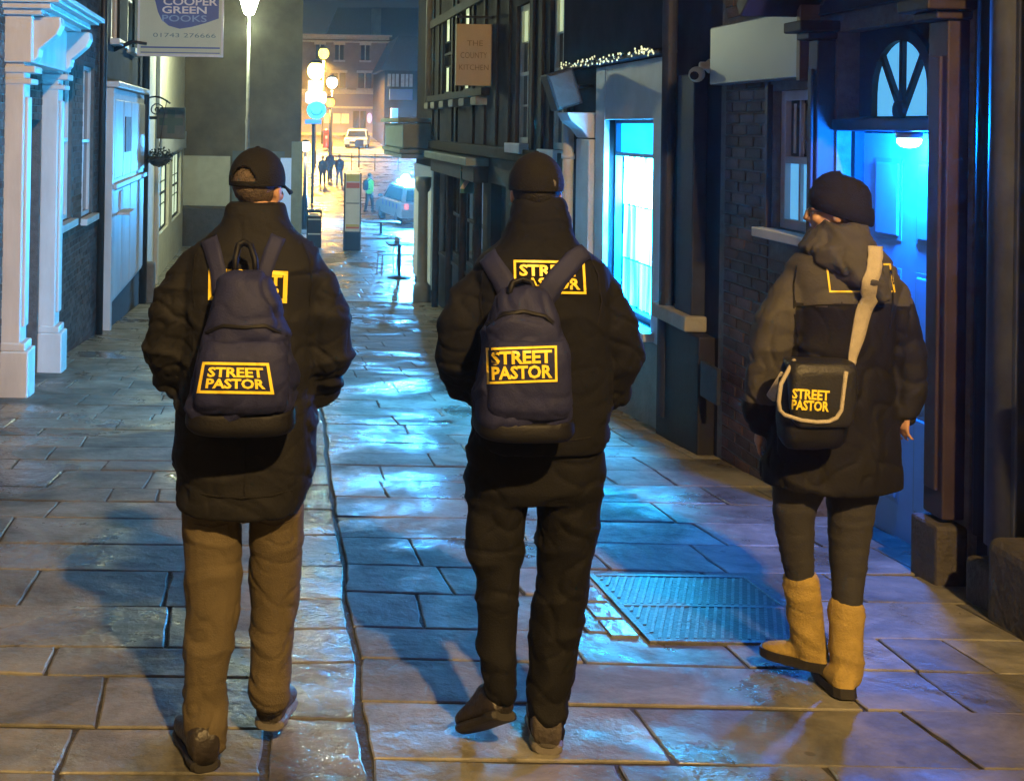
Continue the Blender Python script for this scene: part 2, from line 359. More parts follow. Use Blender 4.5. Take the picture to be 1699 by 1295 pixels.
def bricks(mb, X, s, Y0, Y1, Z0, Z1, openings, prot=.006):
    z = Z0; r = 0
    while z < Z1:
        y = Y0 - (.1125 if r % 2 else 0)
        while y < Y1:
            a, b = max(y, Y0), min(y+.215, Y1)
            if b-a > .04 and not any(b > o[0] and a < o[1] and z+.065 > o[2]+.001 and z < o[3]-.001 for o in openings):
                p = prot + random.uniform(-.002,.003); x0, x1 = X, X + s*p
                e = .003
                vs_ = [(x0,a,z),(x0,b,z),(x0,b,z+.065),(x0,a,z+.065),(x1,a+e,z+e),(x1,b-e,z+e),(x1,b-e,z+.065-e),(x1,a+e,z+.065-e)]
                fs = [(4,5,6,7),(0,1,5,4),(1,2,6,5),(2,3,7,6),(3,0,4,7)]
                mb.add(vs_, fs if s > 0 else [f[::-1] for f in fs])
            y += .225
        z += .075; r += 1
def bX(mb, X, s, p0, p1, y0, y1, z0, z1, mi=0):
    """box standing proud of plane x=X from p0 to p1"""
    return mb.box(X + s*p0, X + s*p1, y0, y1, z0, z1, mi)
def sash(parent, X, s, y0, y1, z0, z1, frame, pane_mat, bars=(2, 2), rec=.1, sill=None, sillm=None, fw=.05):
    m = MB(); b = -rec
    for a in ((y0, y0+fw, z0, z1), (y1-fw, y1, z0, z1), (y0+fw, y1-fw, z1-fw, z1), (y0+fw, y1-fw, z0, z0+fw), (y0+fw, y1-fw, (z0+z1)/2-.022, (z0+z1)/2+.022)):
        bX(m, X, s, b, b+.05, *a)
    fr = m.build('window_frame', frame, parent, bevel=.004)
    ny, nz = bars; ya, yb, za, zb = y0+fw, y1-fw, z0+fw, z1-fw
    for i in range(ny):
        for j in range(nz):
            pa = pane_mat[(i + j*ny) % len(pane_mat)] if isinstance(pane_mat, list) else pane_mat
            bX(MB(), X, s, b+.005, b+.014, ya+(yb-ya)*i/ny, ya+(yb-ya)*(i+1)/ny, za+(zb-za)*j/nz, za+(zb-za)*(j+1)/nz).build('window_pane', pa, fr)
    for i in range(1, ny): bX(MB(), X, s, b+.012, b+.034, ya+(yb-ya)*i/ny-.011, ya+(yb-ya)*i/ny+.011, za, zb).build('glazing_bar', frame, fr)
    for j in range(1, nz):
        if nz == 2: continue
        bX(MB(), X, s, b+.012, b+.033, ya, yb, za+(zb-za)*j/nz-.011, za+(zb-za)*j/nz+.011).build('glazing_bar', frame, fr)
    if sill:
        bX(MB(), X, s, -rec+.02, sill[0], y0-.06, y1+.06, z0-sill[1], z0-.002).build('window_sill', sillm or frame, fr, bevel=.006)
    return fr

# ---------------------------------------------------------------- left side: brick house with white doorcase
XL = -2.28
lb = thing('brick_house', 'dark brick house with white classical doorcase on the left', 'house', (XL-.4, 12, g(12)))
wins = [(8.35, 9.42, -.02+.55, 2.2), (12.55, 13.5, .40, 2.25), (14.3, 15.2, .33, 2.25)]
door_open = [(10.28, 11.62, -1.5, 1.55)]
top = 7.5
wallX(XL, 1, -11, 16.0, -1.9, top, wins + door_open, .16).build('wall', M['mortar'], lb)
bm_ = MB(); bricks(bm_, XL, 1, 7.2, 15.96, -1.6, 4.2, wins + door_open)
bm_.build('brick', M['brick'], lb, kind='stuff')
mb = MB(); mb.box(XL-3.4, XL+.12, -11, 15.9, top, top+.15); mb.build('eaves', M['roof'], lb)
lite = mat('window_glass_warm_dark', (.02, .02, .02), .07, .1, 2, spec=.8)
for a in wins: sash(lb, XL, 1, *a, M['white'], lite, (2, 2), .09, (.09, .085), M['white'])
# doorcase: entablature with cornice, consoles and two panelled pilasters
dc = MB(); bX(dc, XL, 1, .0, .24, 9.95, 11.98, 2.05, 2.46); dc = dc.build('doorcase', M['white'], lb, bevel=.008)
c = MB()
for p, z0, z1 in ((.33, 2.46, 2.51), (.42, 2.51, 2.56), (.50, 2.56, 2.585), (.56, 2.585, 2.63)):
    bX(c, XL, 1, 0, p, 9.95-(p-.24)*.6, 11.98+(p-.24)*.6, z0, z1-.0005)
c.build('cornice', M['white'], dc, bevel=.006)
for ya, yb in ((10.0, 10.26), (11.66, 11.92)):
    zb = g(ya)
    m = MB(); bX(m, XL, 1, 0, .17, ya, yb, zb+.42, 2.05); bX(m, XL, 1, .17, .20, ya+.05, yb-.05, zb+.6, 1.75)
    pl = m.build('pilaster', M['white'], dc, bevel=.01)
    m = MB(); bX(m, XL, 1, 0, .25, ya-.03, yb+.03, zb-.06, zb+.40); bX(m, XL, 1, 0, .22, ya-.015, yb+.015, zb+.40, zb+.47)
    m.build('plinth', M['white'], pl, bevel=.012)
    m = MB(); bX(m, XL, 1, 0, .24, ya-.02, yb+.02, 1.86, 1.91); bX(m, XL, 1, 0, .27, ya-.03, yb+.03, 1.96, 2.02)
    m.build('capital', M['white'], pl, bevel=.01)
    prof = [(0,2.06),(.22,2.06),(.26,2.10),(.27,2.17),(.33,2.22),(.42,2.30),(.46,2.38),(.45,2.455),(0,2.455)]
    m = MB(); m.prism(prof, lambda u, v, a: (XL+.02+u, a, v), ya+.03, yb-.03); m.build('console', M['white'], dc, bevel=.012, fix=True)
m = MB(); bX(m, XL, 1, -.15, -.10, 10.28, 11.62, -1.4, 1.55); dr = m.build('door', M['navy'], dc)
for ya in (10.38, 11.0):
    for z0, z1 in ((-.75, -.1), (.05, 1.1)):
        bX(MB(), XL, 1, -.10, -.08, ya, ya+.5, z0, z1).build('door_panel', M['navy'], dr, bevel=.012)
m = MB(); m.tube([(XL+.06, 15.62, -1.45), (XL+.06, 15.62, 6.8)], .05, 10); m.build('downpipe', M['iron'], lb, smooth=True)

# white panelled shopfront at the end of the left row
ws = thing('shopfront_building', 'narrow dark building with white boarded shopfront below a projecting board', 'shop', (XL-.4, 18.4, g(18.4)))
wallX(XL+.02, 1, 16.0, 20.9, -2.2, 7.0, [(16.6, 17.6, 2.75, 4.4), (18.6, 19.6, 2.75, 4.4)], .14).build('wall', M['render_dark'], ws)
for ya in (16.6, 18.6): sash(ws, XL+.02, 1, ya, ya+1, 2.75, 4.4, M['white'], lite, (2, 2), .09, (.14, .09), M['white'])
X2 = XL + .02
m = MB(); bX(m, X2, 1, 0, .10, 16.25, 20.4, -1.05, 2.02); sf = m.build('boarding', M['white'], ws, bevel=.008)
for i, ya in enumerate((16.3, 17.32, 18.34, 19.36)):
    bX(MB(), X2, 1, .10, .125, ya, ya+.96, .72, 1.86).build('board_panel', M['white'], sf, bevel=.012)
    bX(MB(), X2, 1, .10, .122, ya, ya+.96, -1.0, .56).build('board_panel', M['white'], sf, bevel=.012)
bX(MB(), X2, 1, 0, .19, 16.2, 20.45, 2.03, 2.12).build('cornice', M['white'], sf, bevel=.015)
bX(MB(), X2, 1, .10, .17, 16.25, 20.4, .58, .66).build('shelf_moulding', M['white'], sf, bevel=.01)
bX(MB(), X2, 1, 0, .12, 16.15, 16.30, -1.7, 2.02).build('pilaster', M['white'], sf, bevel=.008)
bX(MB(), X2, 1, 0, .06, 16.3, 20.4, -2.0, -1.05).build('stallriser', M['darkstone'], ws)
poster = mat('faded_brown_poster', (.16, .11, .08), .6, .5, 9)
bX(MB(), X2, 1, .125, .14, 17.45, 18.15, 1.08, 1.62).build('notice', poster, sf)
bX(MB(), X2, 1, .10, .30, 16.75, 17.5, .18, .22).build('shelf', M['white'], sf, bevel=.006)
bX(MB(), X2, 1, .12, .15, 16.9, 17.2, .24, .52).build('leaflet', M['palewall'], sf)
m = MB(); m.tube([(X2+.1, 20.65, -1.75), (X2+.1, 20.65, 6.5)], .07, 10); m.build('downpipe', M['iron'], ws, smooth=True)
tag(MB().box(-2.2, -1.98, 20.95, 21.17, g(21)-.05, g(21)+.72).build('bollard', M['stone'], bevel=.05, seg=3), 'short pale stone bollard at the foot of the white shopfront', 'bollard')

# projecting estate agent's board
A, B = at(233, -80, 17.0), at(368, 93, 17.0)
sx0, sx1, sz0, sz1 = A.x, B.x, B.z, at(300, -75, 17).z
board_m = mat('board_pale_green', (.56, .60, .42), .45, .06, 3)
sg = thing('hanging_sign', 'pale hanging board with a blue shape and white lettering on the left', 'sign', ((sx0+sx1)/2, 17, sz0))
MB().box(sx0, sx1, 16.98, 17.04, sz0, sz1).build('board', board_m, sg, bevel=.006)
fr = M['white']
for a in ((sx0-.02, sx0+.01, sz0-.02, sz1+.02), (sx1-.01, sx1+.02, sz0-.02, sz1+.02), (sx0+.01, sx1-.01, sz0-.02, sz0+.012)):
    MB().box(a[0], a[1], 16.965, 17.055, a[2], a[3]).build('frame', fr, sg)
# blue shape
bl = mat('board_blue', (.035, .10, .30), .45, .1, 3)
outline = [(258,-60),(257,0),(262,20),(268,33),(280,43),(298,48),(318,45),(340,39),(363,31),(364,-60)]
MB().prism([(at(x,y,16.975).x, at(x,y,16.975).z) for x, y in outline], lambda u, v, a: (u, a, v), 16.972, 16.978).build('blue_shape', bl, sg, fix=True)
def letters(body, px, py, Y, hpx, width_px, m, parent, name='lettering', yoff=-.006, offs=.0):
    v, f = text_mesh(body, 1.0, offs)
    w = max(p.x for p in v)-min(p.x for p in v); h = max(p.y for p in v)-min(p.y for p in v)
    cx = (max(p.x for p in v)+min(p.x for p in v))/2; cy = (max(p.y for p in v)+min(p.y for p in v))/2
    k = Y/F_; c_ = at(px, py, Y); mb = MB()
    mb.add([(c_.x+(p.x-cx)*width_px*k/w, Y+yoff, c_.z+(p.y-cy)*hpx*k/h) for p in v], f)
    return mb.build(name, m, parent)
let_w = mat('board_letter_white', (.75, .76, .72), .5, .03)
let_b = mat('board_letter_blue', (.22, .38, .58), .5, .05)
letters('COOPER', 316, 3, 16.972, 13, 90, let_w, sg, offs=.02); letters('GREEN', 306, 17, 16.972, 12, 74, let_w, sg, offs=.02); letters('POOKS', 306, 31, 16.972, 11, 74, let_b, sg, offs=.01)
letters('01743 276666', 306, 59, 16.984, 7, 104, mat('board_letter_green', (.12, .22, .20), .5, .05), sg)
MB().box(sx0+.03, sx1-.03, 16.972, 16.979, at(0,76,17).z, at(0,73.5,17).z).build('stripe', bl, sg)
MB().box(sx0+.03, sx1-.03, 16.972, 16.979, at(0,84,17).z, at(0,82.5,17).z).build('stripe', bl, sg)
for z in (sz0+.22, sz1-.2):
    m = MB(); m.tube([(X2-.02, 17.0, z-.16), (sx0-.1, 17.0, z-.03), (sx0+.12, 16.94, z-.06)], [.035, .03, .02], 8); m.build('bracket', M['iron'], sg, smooth=True)

# pharmacy sign, bracket and hanging basket
ps = thing('pharmacy_sign', 'unlit grey pharmacy sign with a dark green cross', 'sign', at(284, 232, 21.5))
c0, c1 = at(261, 178, 21.5), at(307, 231, 21.5)
MB().box(c0.x, c1.x, 21.42, 21.58, c1.z, c0.z).build('housing', mat('sign_dull_green', (.10, .12, .09), .5, .15, 6), ps, bevel=.015)
cm = mat('cross_green', (.02, .09, .06), .5, .1)
cc = at(284, 202, 21.4); cm_ = MB(); poly = [(-.07,-.22),(.07,-.22),(.07,-.07),(.22,-.07),(.22,.07),(.07,.07),(.07,.22),(-.07,.22),(-.07,.07),(-.22,.07),(-.22,-.07),(-.07,-.07)]
cm_.prism(poly, lambda u, v, a: (cc.x+u, a, cc.z+v), 21.40, 21.425).build('cross', cm, ps, fix=True)
m = MB(); m.tube([(X2, 21.5, c0.z-.2), (c0.x+.05, 21.5, c0.z-.2)], .03, 8); m.build('bracket', M['iron'], ps)
hb = thing('hanging_basket', 'dark hanging basket on a scrolled iron bracket beneath pharmacy sign', 'basket', at(262, 275, 20.6))
bc = at(264, 262, 20.6)
m = MB(); m.lathe(bc - Vector((0,0,.16)), [(.02,0),(.12,.03),(.19,.10),(.22,.18)], 14); m.build('basket', M['iron'], hb, smooth=True)
m = MB(); random.seed(5)
for k in range(260):
    d = Vector((random.gauss(0,1), random.gauss(0,1), random.gauss(0,1))).normalized()*random.uniform(.1,.27); d.z = d.z*.7
    p = bc + d + Vector((0,0,.02)); u = Vector((random.gauss(0,1),random.gauss(0,1),random.gauss(0,1))).normalized()*.035; w_ = u.orthogonal().normalized()*.02
    m.add([p-u, p+w_, p+u, p-w_], [(0,1,2,3)])
m.build('foliage', mat('dark_leaf', (.02, .035, .018), .6, .4, 9), hb, kind='stuff')
m = MB(); t0 = Vector((X2, 20.6, bc.z+1.0)); pts = [t0 + Vector((.55*a, 0, -.02+.12*sin(a*pi))) for a in [i/8 for i in range(9)]]
m.tube(pts, .018, 6); m.tube([pts[-2], bc+Vector((0,0,.2))], .008, 5)
for k in range(14): pass
spiral = [Vector((X2+.30+.13*(1-k/18)*cos(k*.62), 20.6, bc.z+.86+.13*(1-k/18)*sin(k*.62))) for k in range(18)]
m.tube(spiral, .012, 5); m.build('bracket', M['iron'], hb, smooth=True)

# pale lit shop beyond
pb = thing('pale_shop', 'pale rendered shop with lit windows behind the pharmacy sign', 'shop', (-2.6, 27.5, g(27)))
wallX(-2.26, 1, 21.6, 31.9, -2.4, 6.5, [(24.0, 27.2, -.9, .75), (28.2, 31.0, -.9, .75)], .2).build('wall', M['cream'], pb)
litp = glow('lit_shop_pane', (.75, .95, .62), .9); litb = glow('lit_shop_pane_blue', (.18, .55, .95), .9)
sash(pb, -2.26, 1, 24.0, 27.2, -.9, .75, M['black'], [litp, litb, litp], (3, 3), .12)
sash(pb, -2.26, 1, 28.2, 31.0, -.9, .75, M['black'], [litb, litp, litp], (3, 3), .12)
bX(MB(), -2.26, 1, 0, .12, 23.8, 31.2, .85, 1.3).build('fascia', M['palewall'], pb, bevel=.01)
bX(MB(), -2.26, 1, 0, .08, 23.6, 23.95, -2.0, 6.0).build('pilaster', M['white'], pb, bevel=.01)

# tall blank building that closes the left of the street
YO = 32.0
ob = thing('blank_building', 'tall blank olive grey building behind the street lamp', 'building', (-2.2, YO+2, g(YO)))
ox1 = at(500, 200, YO).x
MB().box(-9, ox1, YO, YO+9, g(YO)-.6, 8.4).build('wall', M['olive'], ob)
MB().box(-9, ox1+.12, YO-.1, YO+9.1, 8.4, 8.7).build('parapet', M['stone'], ob)
p0, p1 = at(303, 258, YO), at(381, 342, YO)
MB().box(p0.x, p1.x, YO-.05, YO-.001, p1.z, p0.z).build('shutter', mat('pale_grey_shutter', (.34, .37, .33), .5, .12, 3, .2, 8), ob, bevel=.008)
p0, p1 = at(298, 345, YO), at(385, 420, YO)
MB().box(p0.x, p1.x, YO-.09, YO-.002, g(YO)-.3, p0.z).build('plinth', M['darkstone'], ob, bevel=.01)
p0, p1 = at(386, 250, YO), at(470, 400, YO)
MB().box(p0.x, p1.x, YO-.04, YO-.003, g(YO)-.3, p0.z).build('shop_window', mat('dim_shop_window', (.10, .13, .13), .15, .3, 2), ob)
p0, p1 = at(466, 235, YO), at(482, 400, YO)
bluestrip = glow('blue_lit_panel', (.06, .34, .85), .55)
MB().box(p0.x, p1.x, YO-.06, YO-.004, g(YO)+.05, at(470, 262, YO).z).build('lit_panel', bluestrip, ob)
p0, p1 = at(484, 235, YO), at(500, 400, YO)
MB().box(p0.x, p1.x, YO-.10, YO-.005, g(YO)-.2, p0.z).build('pilaster', M['tealpaint'], ob, bevel=.01)
# ---------------------------------------------------------------- right side, from near to far
XR = 3.13
def zR(py, Y): return at(900, py, Y).z
# near shopfront at the picture's right edge
nr = thing('dark_shopfront', 'dark shopfront with tall moulded posts at the right edge', 'shop', (XR+.4, 3.2, g(4)))
wallX(XR+.12, -1, -11, 5.06, -1.2, 8, [], .1).build('wall', M['render_dark'], nr)
for y0, y1, p, mm, r in ((4.92, 5.00, .16, M['black'], .05), (4.72, 4.86, .22, mat('slate_post', (.06, .07, .10), .6, .3), .06), (4.54, 4.66, .17, mat('brown_post', (.13, .09, .065), .6, .3), .05), (4.36, 4.48, .20, mat('olive_post', (.10, .09, .05), .6, .3), .05)):
    m = MB(); bX(m, XR+.12, -1, 0, p*.7, y0-.02, y1+.02, g(y0)-.05, 7.5); ps_ = m.build('post', mm, nr, bevel=.008)
    m = MB(); m.tube([(XR+.12-p*.7, (y0+y1)/2, g(y0)+.25), (XR+.12-p*.7, (y0+y1)/2, 7.4)], r, 12); m.build('half_column', mm, ps_, smooth=True)
m = MB(); bX(m, XR+.12, -1, 0, .24, 4.69, 4.90, g(5)-.05, g(5)+.2); m.build('post_base', M['darkstone'], nr, bevel=.03, seg=3)
m = MB(); bX(m, XR+.12, -1, 0, .30, 4.33, 4.67, g(4.6)-.05, g(4.6)+.33); m.build('post_base', M['darkstone'], nr, bevel=.05, seg=3)
m = MB(); bX(m, XR+.12, -1, 0, .27, 1.5, 4.34, .60, .72); m.build('window_ledge', M['navy'], nr, bevel=.02)
m = MB(); bX(m, XR+.12, -1, 0, .14, 1.5, 4.34, -.02, .60); m.build('stallriser', M['stone'], nr, bevel=.01)
m = MB(); bX(m, XR+.12, -1, 0, .04, 1.5, 4.34, .75, 3.2); m.build('shop_window', M['glass'], nr)

# house with sign, window and blue-lit door
rb = thing('door_house', 'dark brick house with blue lit panelled door under a gabled hood', 'house', (XR+.4, 6.8, g(6.8)))
win = (6.46, 7.06, .96, 1.80); dor = (5.30, 6.27, -1.0, 2.10)
wallX(XR, -1, 5.06, 7.86, -1.2, 8, [win, dor], .17).build('wall', M['mortar'], rb)
fb = MB(); fb.add([(-.0,0,0),(0,.215,0),(0,.215,.065),(0,0,.065),(-.008,.003,.003),(-.008,.212,.003),(-.008,.212,.062),(-.008,.003,.062)], [(7,6,5,4),(4,5,1,0),(5,6,2,1),(6,7,3,2),(7,4,0,3)])
hbk = MB(); hbk.add([(-.0,0,0),(0,.1025,0),(0,.1025,.065),(0,0,.065),(-.008,.003,.003),(-.008,.0995,.003),(-.008,.0995,.062),(-.008,.003,.062)], [(7,6,5,4),(4,5,1,0),(5,6,2,1),(6,7,3,2),(7,4,0,3)])
def brick_col():
    me = bpy.data.meshes.new('brick'); me.from_pydata([tuple(p) for p in fb.v], [], fb.f); me.materials.append(M['brick_r'])
    mh = bpy.data.meshes.new('brick'); mh.from_pydata([tuple(p) for p in hbk.v], [], hbk.f); mh.materials.append(M['brick_r'])
    z = -.95; r = 0; L_ = ORG[rb]
    while z < 1.85:
        y = 7.10
        seq = [(me,.225)]*3 if r % 2 == 0 else [(mh,.1125),(me,.225),(me,.225),(mh,.1125)]
        for q, d in seq:
            o = bpy.data.objects.new('brick', q); COL.objects.link(o); o.parent = rb
            o.location = Vector((XR + random.uniform(-.002, .003), y, z)) - L_; y += d
        z += .075; r += 1
# individual colours for the shared bricks
t_ = M['brick_r'].node_tree
for n_ in list(t_.nodes):
    if n_.type == 'NEW_GEOMETRY':
        oi = t_.nodes.new('ShaderNodeObjectInfo'); l = [k for k in t_.links if k.from_node == n_][0]; t_.links.new(oi.outputs['Random'], l.to_socket)
brick_col()
bm2 = MB(); bricks(bm2, XR, -1, 5.08, 7.08, -.95, 4.0, [(5.0, 6.42, -2, 2.75), (6.40, 7.12, .8, 1.9)])
bricks(bm2, XR, -1, 7.10, 7.80, 1.86, 4.0, [(7.0, 7.9, 1.84, 2.27)])
bm2.build('brick', M['brick_r'], rb, kind='stuff')
cy = glow('cyan_reflection_pane', (.10, .50, .95), .75); curt = mat('pale_curtain_glass', (.05, .055, .06), .15, .5, 6)  # cyan panes emit in place of a reflection in the glass
fr = sash(rb, XR, -1, *win, M['palewall'], [cy, cy, cy, curt, curt, curt], (3, 2), .10, (.10, .06), M['palewall'], fw=.06)
for yy in (6.82, 6.93):
    bX(MB(), XR, -1, -.088, -.080, yy, yy+.025, 1.42, 1.72).build('curtain_edge', M['cream'], fr)
# dark surround of the window
for a in ((6.41, 6.46, .90, 1.84), (7.06, 7.10, .90, 1.84)): bX(MB(), XR, -1, 0, .035, *a).build('window_surround', M['maroon'], rb, bevel=.006)
# blank name board
m = MB(); bX(m, XR, -1, 0, .10, 6.52, 7.82, 1.86, 2.25); nb = m.build('blank_sign_board', M['greypaint'], rb, bevel=.008)
bX(MB(), XR, -1, .0, .115, 6.47, 6.515, 1.84, 2.27).build('board_end', mat('brown_board_end', (.16, .10, .08), .5, .2), nb, bevel=.004)
# doorway: door leaf, transom, arched fanlight, pilasters, gabled hood
XD = 3.26
dm = mat('door_white_blue', (.22, .46, .68), .42, .08, 4, .05, 20)
dl = MB().box(XD, XD+.04, 5.34, 6.23, g(5.8)-.05, 1.55).build('door', dm, rb)
for y0, y1 in ((5.46, 5.72), (5.85, 6.11)):
    for z0, z1 in ((-.34, .16), (.28, .86), (1.0, 1.42)):
        m = MB(); m.box(XD-.004, XD+.004, y0, y1, z0, z1); m.build('panel_moulding', mat('door_shadow_moulding', (.20, .38, .50), .4, .05), dl, bevel=.002)
        m = MB(); m.box(XD-.014, XD+.002, y0+.022, y1-.022, z0+.022, z1-.022); m.build('door_panel', dm, dl, bevel=.010)
m = MB(); m.lathe((XD-.01, 5.41, .50), [(.024,0),(.024,.01),(.012,.02),(.012,.04),(.03,.05),(.032,.07),(.012,.085)], 14, ax=(-1,0,0)); m.build('door_knob', M['metal'], dl, smooth=True)
MB().box(XD-.16, XD+.04, 5.302, 6.268, 1.56, 1.625).build('transom', M['navy'], rb, bevel=.01)
for y0, y1 in ((6.23, 6.268), (5.302, 5.34)):
    MB().box(XD-.05, XD+.04, y0, y1, g(6)-.05, 1.558).build('door_frame', M['navy'], rb)
yc, zf, rf = 5.84, 1.64, .27
fp = MB(); n = 18
arc = [(yc + rf*cos(pi*k/n), zf + .13 + rf*sin(pi*k/n)) for k in range(n+1)]
fp.prism([(yc-rf, zf), (yc+rf, zf)] + arc, lambda u, v, a: (a, u, v), XD, XD+.02).build('fanlight', glow('fanlight_lit_glass', (.08, .46, .85), .95), rb, fix=True)
fan = rb.children[-1]
for k, ang in enumerate((58, 90, 122)):
    a = radians(ang); d = Vector((0, cos(a), sin(a))); nn = Vector((0, -sin(a), cos(a)))
    m = MB(); L5 = rf*(1.42 if 40 < ang < 140 else 1.02); m.obox(Vector((XD-.012, yc, zf+.01)) + d*L5*.5, d*L5*.5, nn*.014, Vector((.012,0,0))); m.build('glazing_bar', M['maroon'], fan)
m = MB(); ring_o = [(yc + (rf+.045)*cos(pi*k/n), zf + .13 + (rf+.045)*sin(pi*k/n)) for k in range(n+1)]; ring_i = [(yc + (rf-.015)*cos(pi*k/n), zf + .13+(rf-.015)*sin(pi*k/n)) for k in range(n+1)]
for k in range(n):
    m.prism([ring_i[k], ring_o[k], ring_o[k+1], ring_i[k+1]], lambda u, v, a: (a, u, v), XD-.035, XD-.002)
for s_ in (-1, 1): m.box(XD-.035, XD-.003, yc+s_*(rf-.015), yc+s_*(rf+.045), zf, zf+.13)
m.build('arch', M['maroon'], rb, fix=True)
m = MB(); m.lathe((XD-.018, yc, zf+.03), [(.055, 0), (.05, .02), (.02, .03)], 14, ax=(-1,0,0)); m.build('fan_boss', M['maroon'], fan)
m = MB()                                            # tympanum wall round the arch, inside the recess
pts_out = [(5.62, zf), (5.62, 2.6), (6.62, 2.6), (6.62, zf)]
for k in range(n):
    a, b = ring_o[k], ring_o[k+1]; m.add([(XD-.01, a[0], a[1]), (XD-.01, b[0], b[1]), (XD-.01, b[0], 2.7), (XD-.01, a[0], 2.7)], [(0,1,2,3)])
for ya, yb in ((5.30, yc-rf-.045), (yc+rf+.045, 6.27)): m.add([(XD-.01, ya, zf), (XD-.01, yb, zf), (XD-.01, yb, 2.7), (XD-.01, ya, 2.7)], [(0,1,2,3)])
m.build('tympanum', M['maroon'], rb)
for y0, y1 in ((5.09, 5.24), (6.29, 6.40)):
    zb = g(y0)
    m = MB(); bX(m, XR, -1, 0, .10, y0, y1, zb+.28, 2.06); bX(m, XR, -1, .10, .118, y0+.03, y1-.03, zb+.4, 1.9); pl = m.build('pilaster', M['maroon'], rb, bevel=.008)
    m = MB(); bX(m, XR, -1, 0, .14, y0-.03, y1+.03, zb-.05, zb+.26); m.build('plinth', M['darkstone'], pl, bevel=.015)
    m = MB(); bX(m, XR, -1, 0, .16, y0-.02, y1+.02, 2.06, 2.10); bX(m, XR, -1, 0, .22, y0-.05, y1+.05, 2.10, 2.16); m.build('capital', M['maroon'], pl, bevel=.008)
apex = 2.86; ym = 5.72
for (ya, nm) in ((4.90, 'a'), (6.56, 'b')):
    d = Vector((0, ym-ya, apex-2.20)); L_ = d.length; d.normalize(); nn = Vector((0, -d.z, d.y)) * (1 if ya < ym else -1)
    m = MB(); m.obox(Vector((XR-.21, ya, 2.20)) + d*L_/2 + nn*.05, d*(L_/2 - .004), nn*.05, Vector((.21, 0, 0))); m.build('hood_slope', M['maroon'], rb, bevel=.01)
m = MB(); m.prism([(5.10, 2.20), (6.38, 2.20), (5.74, 2.74)], lambda u, v, a: (a, u, v), XR-.06, XR-.002); m.build('hood_infill', M['maroon'], rb, fix=True)
# lamp in the doorway
dl2 = thing('door_lamp', 'small white dome lamp lit above the blue door', 'lamp', (3.14, 5.60, 1.41))
m = MB(); m.lathe((3.15, 5.60, 1.558), [(.06, -.002), (.06, -.025), (.055, -.03)], 18); m.build('base', M['metal'], dl2, smooth=True)
m = MB(); m.lathe((3.15, 5.60, 1.523), [(.055, 0), (.052, -.02), (.038, -.036), (.008, -.043)], 18); m.build('diffuser', glow('door_lamp_glow', (.75, .95, 1.0), 14), dl2, smooth=True)
lamp('bulb', (3.20, 5.62, 1.44), DOOR_W, LEDBLUE, dl2, .05)
# security camera
cc = thing('security_camera', 'small round security camera on the wall beside the blank board', 'camera', (XR-.1, 8.02, 1.95))
m = MB(); m.lathe((XR, 8.02, 2.0), [(.05, 0), (.05, .03), (.03, .05), (.03, .09)], 14, ax=(-1,0,0)); m.build('mount', M['cream'], cc, smooth=True)
m = MB(); m.ell((XR-.12, 8.00, 1.94), .055, .055, .055); m.build('housing', M['cream'], cc, smooth=True)
m = MB(); m.lathe((XR-.15, 7.96, 1.93), [(.028, 0), (.03, .012), (.02, .014)], 12, ax=(-.5, -.85, -.1)); m.build('lens', M['black'], cc, smooth=True)

# navy shopfront with the big lit window
wb = thing('lit_window_shop', 'white fronted shop with tall brightly lit curtained window', 'shop', (XR+.4, 9.8, g(9.8)))
lw = (9.10, 10.40, -.05, 1.63)
wallX(XR, -1, 7.86, 11.62, -1.4, 8, [lw], .13).build('wall', mat('dark_upper_wall', (.020, .022, .030), .95, .3, 3, spec=.03), wb)
m = MB()
bX(m, XR, -1, 0, .05, 8.78, 9.098, -.62, 2.12); bX(m, XR, -1, 0, .05, 10.402, 10.68, -.62, 2.12); bX(m, XR, -1, 0, .045, 9.10, 10.40, 1.632, 2.12)
m.build('window_surround', M['palewall'], wb, bevel=.006)
bX(MB(), XR, -1, -.02, .14, 9.0, 10.5, -.12, -.052).build('window_sill', M['palewall'], wb, bevel=.01)
bX(MB(), XR, -1, 0, .055, 8.80, 10.66, -1.2, -.125).build('stallriser', M['stone'], wb, bevel=.008)
glow_c = glow('lit_blind_glow', (.42, .84, 1.0), 5.0); glow_t = glow('top_pane_cyan', (.0, .40, 1.0), 5.0)
fr = MB()
for a in ((9.10, 9.13, -.05, 1.63), (10.37, 10.40, -.05, 1.63), (9.13, 10.37, 1.60, 1.63), (9.13, 10.37, -.05, 0.0), (9.13, 10.37, 1.31, 1.345)): bX(fr, XR, -1, -.11, -.05, *a)
fr = fr.build('window_frame', mat('blue_window_frame', (.10, .22, .42), .4, .1), wb)
bX(MB(), XR, -1, -.105, -.098, 9.13, 10.37, 1.345, 1.60).build('top_pane', glow_t, fr)
def curtain(z0, z1, amp, off, m_, name):
    mb = MB(); n = 120; vs_ = []; fs = []
    for k in range(n+1):
        y = 9.13 + 1.24*k/n; ph = k*.62 + 1.3*noise.noise(Vector((k*.07, off, 0)))
        for j, z in enumerate((z0, z1)):
            a_ = amp*(1.0 if j == 0 else .55)
            vs_.append((XR + off + a_*sin(ph), y, z + .006*sin(k*.9)))
    for k in range(n): fs.append((2*k, 2*k+1, 2*k+3, 2*k+2))
    return mb.add(vs_, fs).build(name, m_, wb, smooth=True)
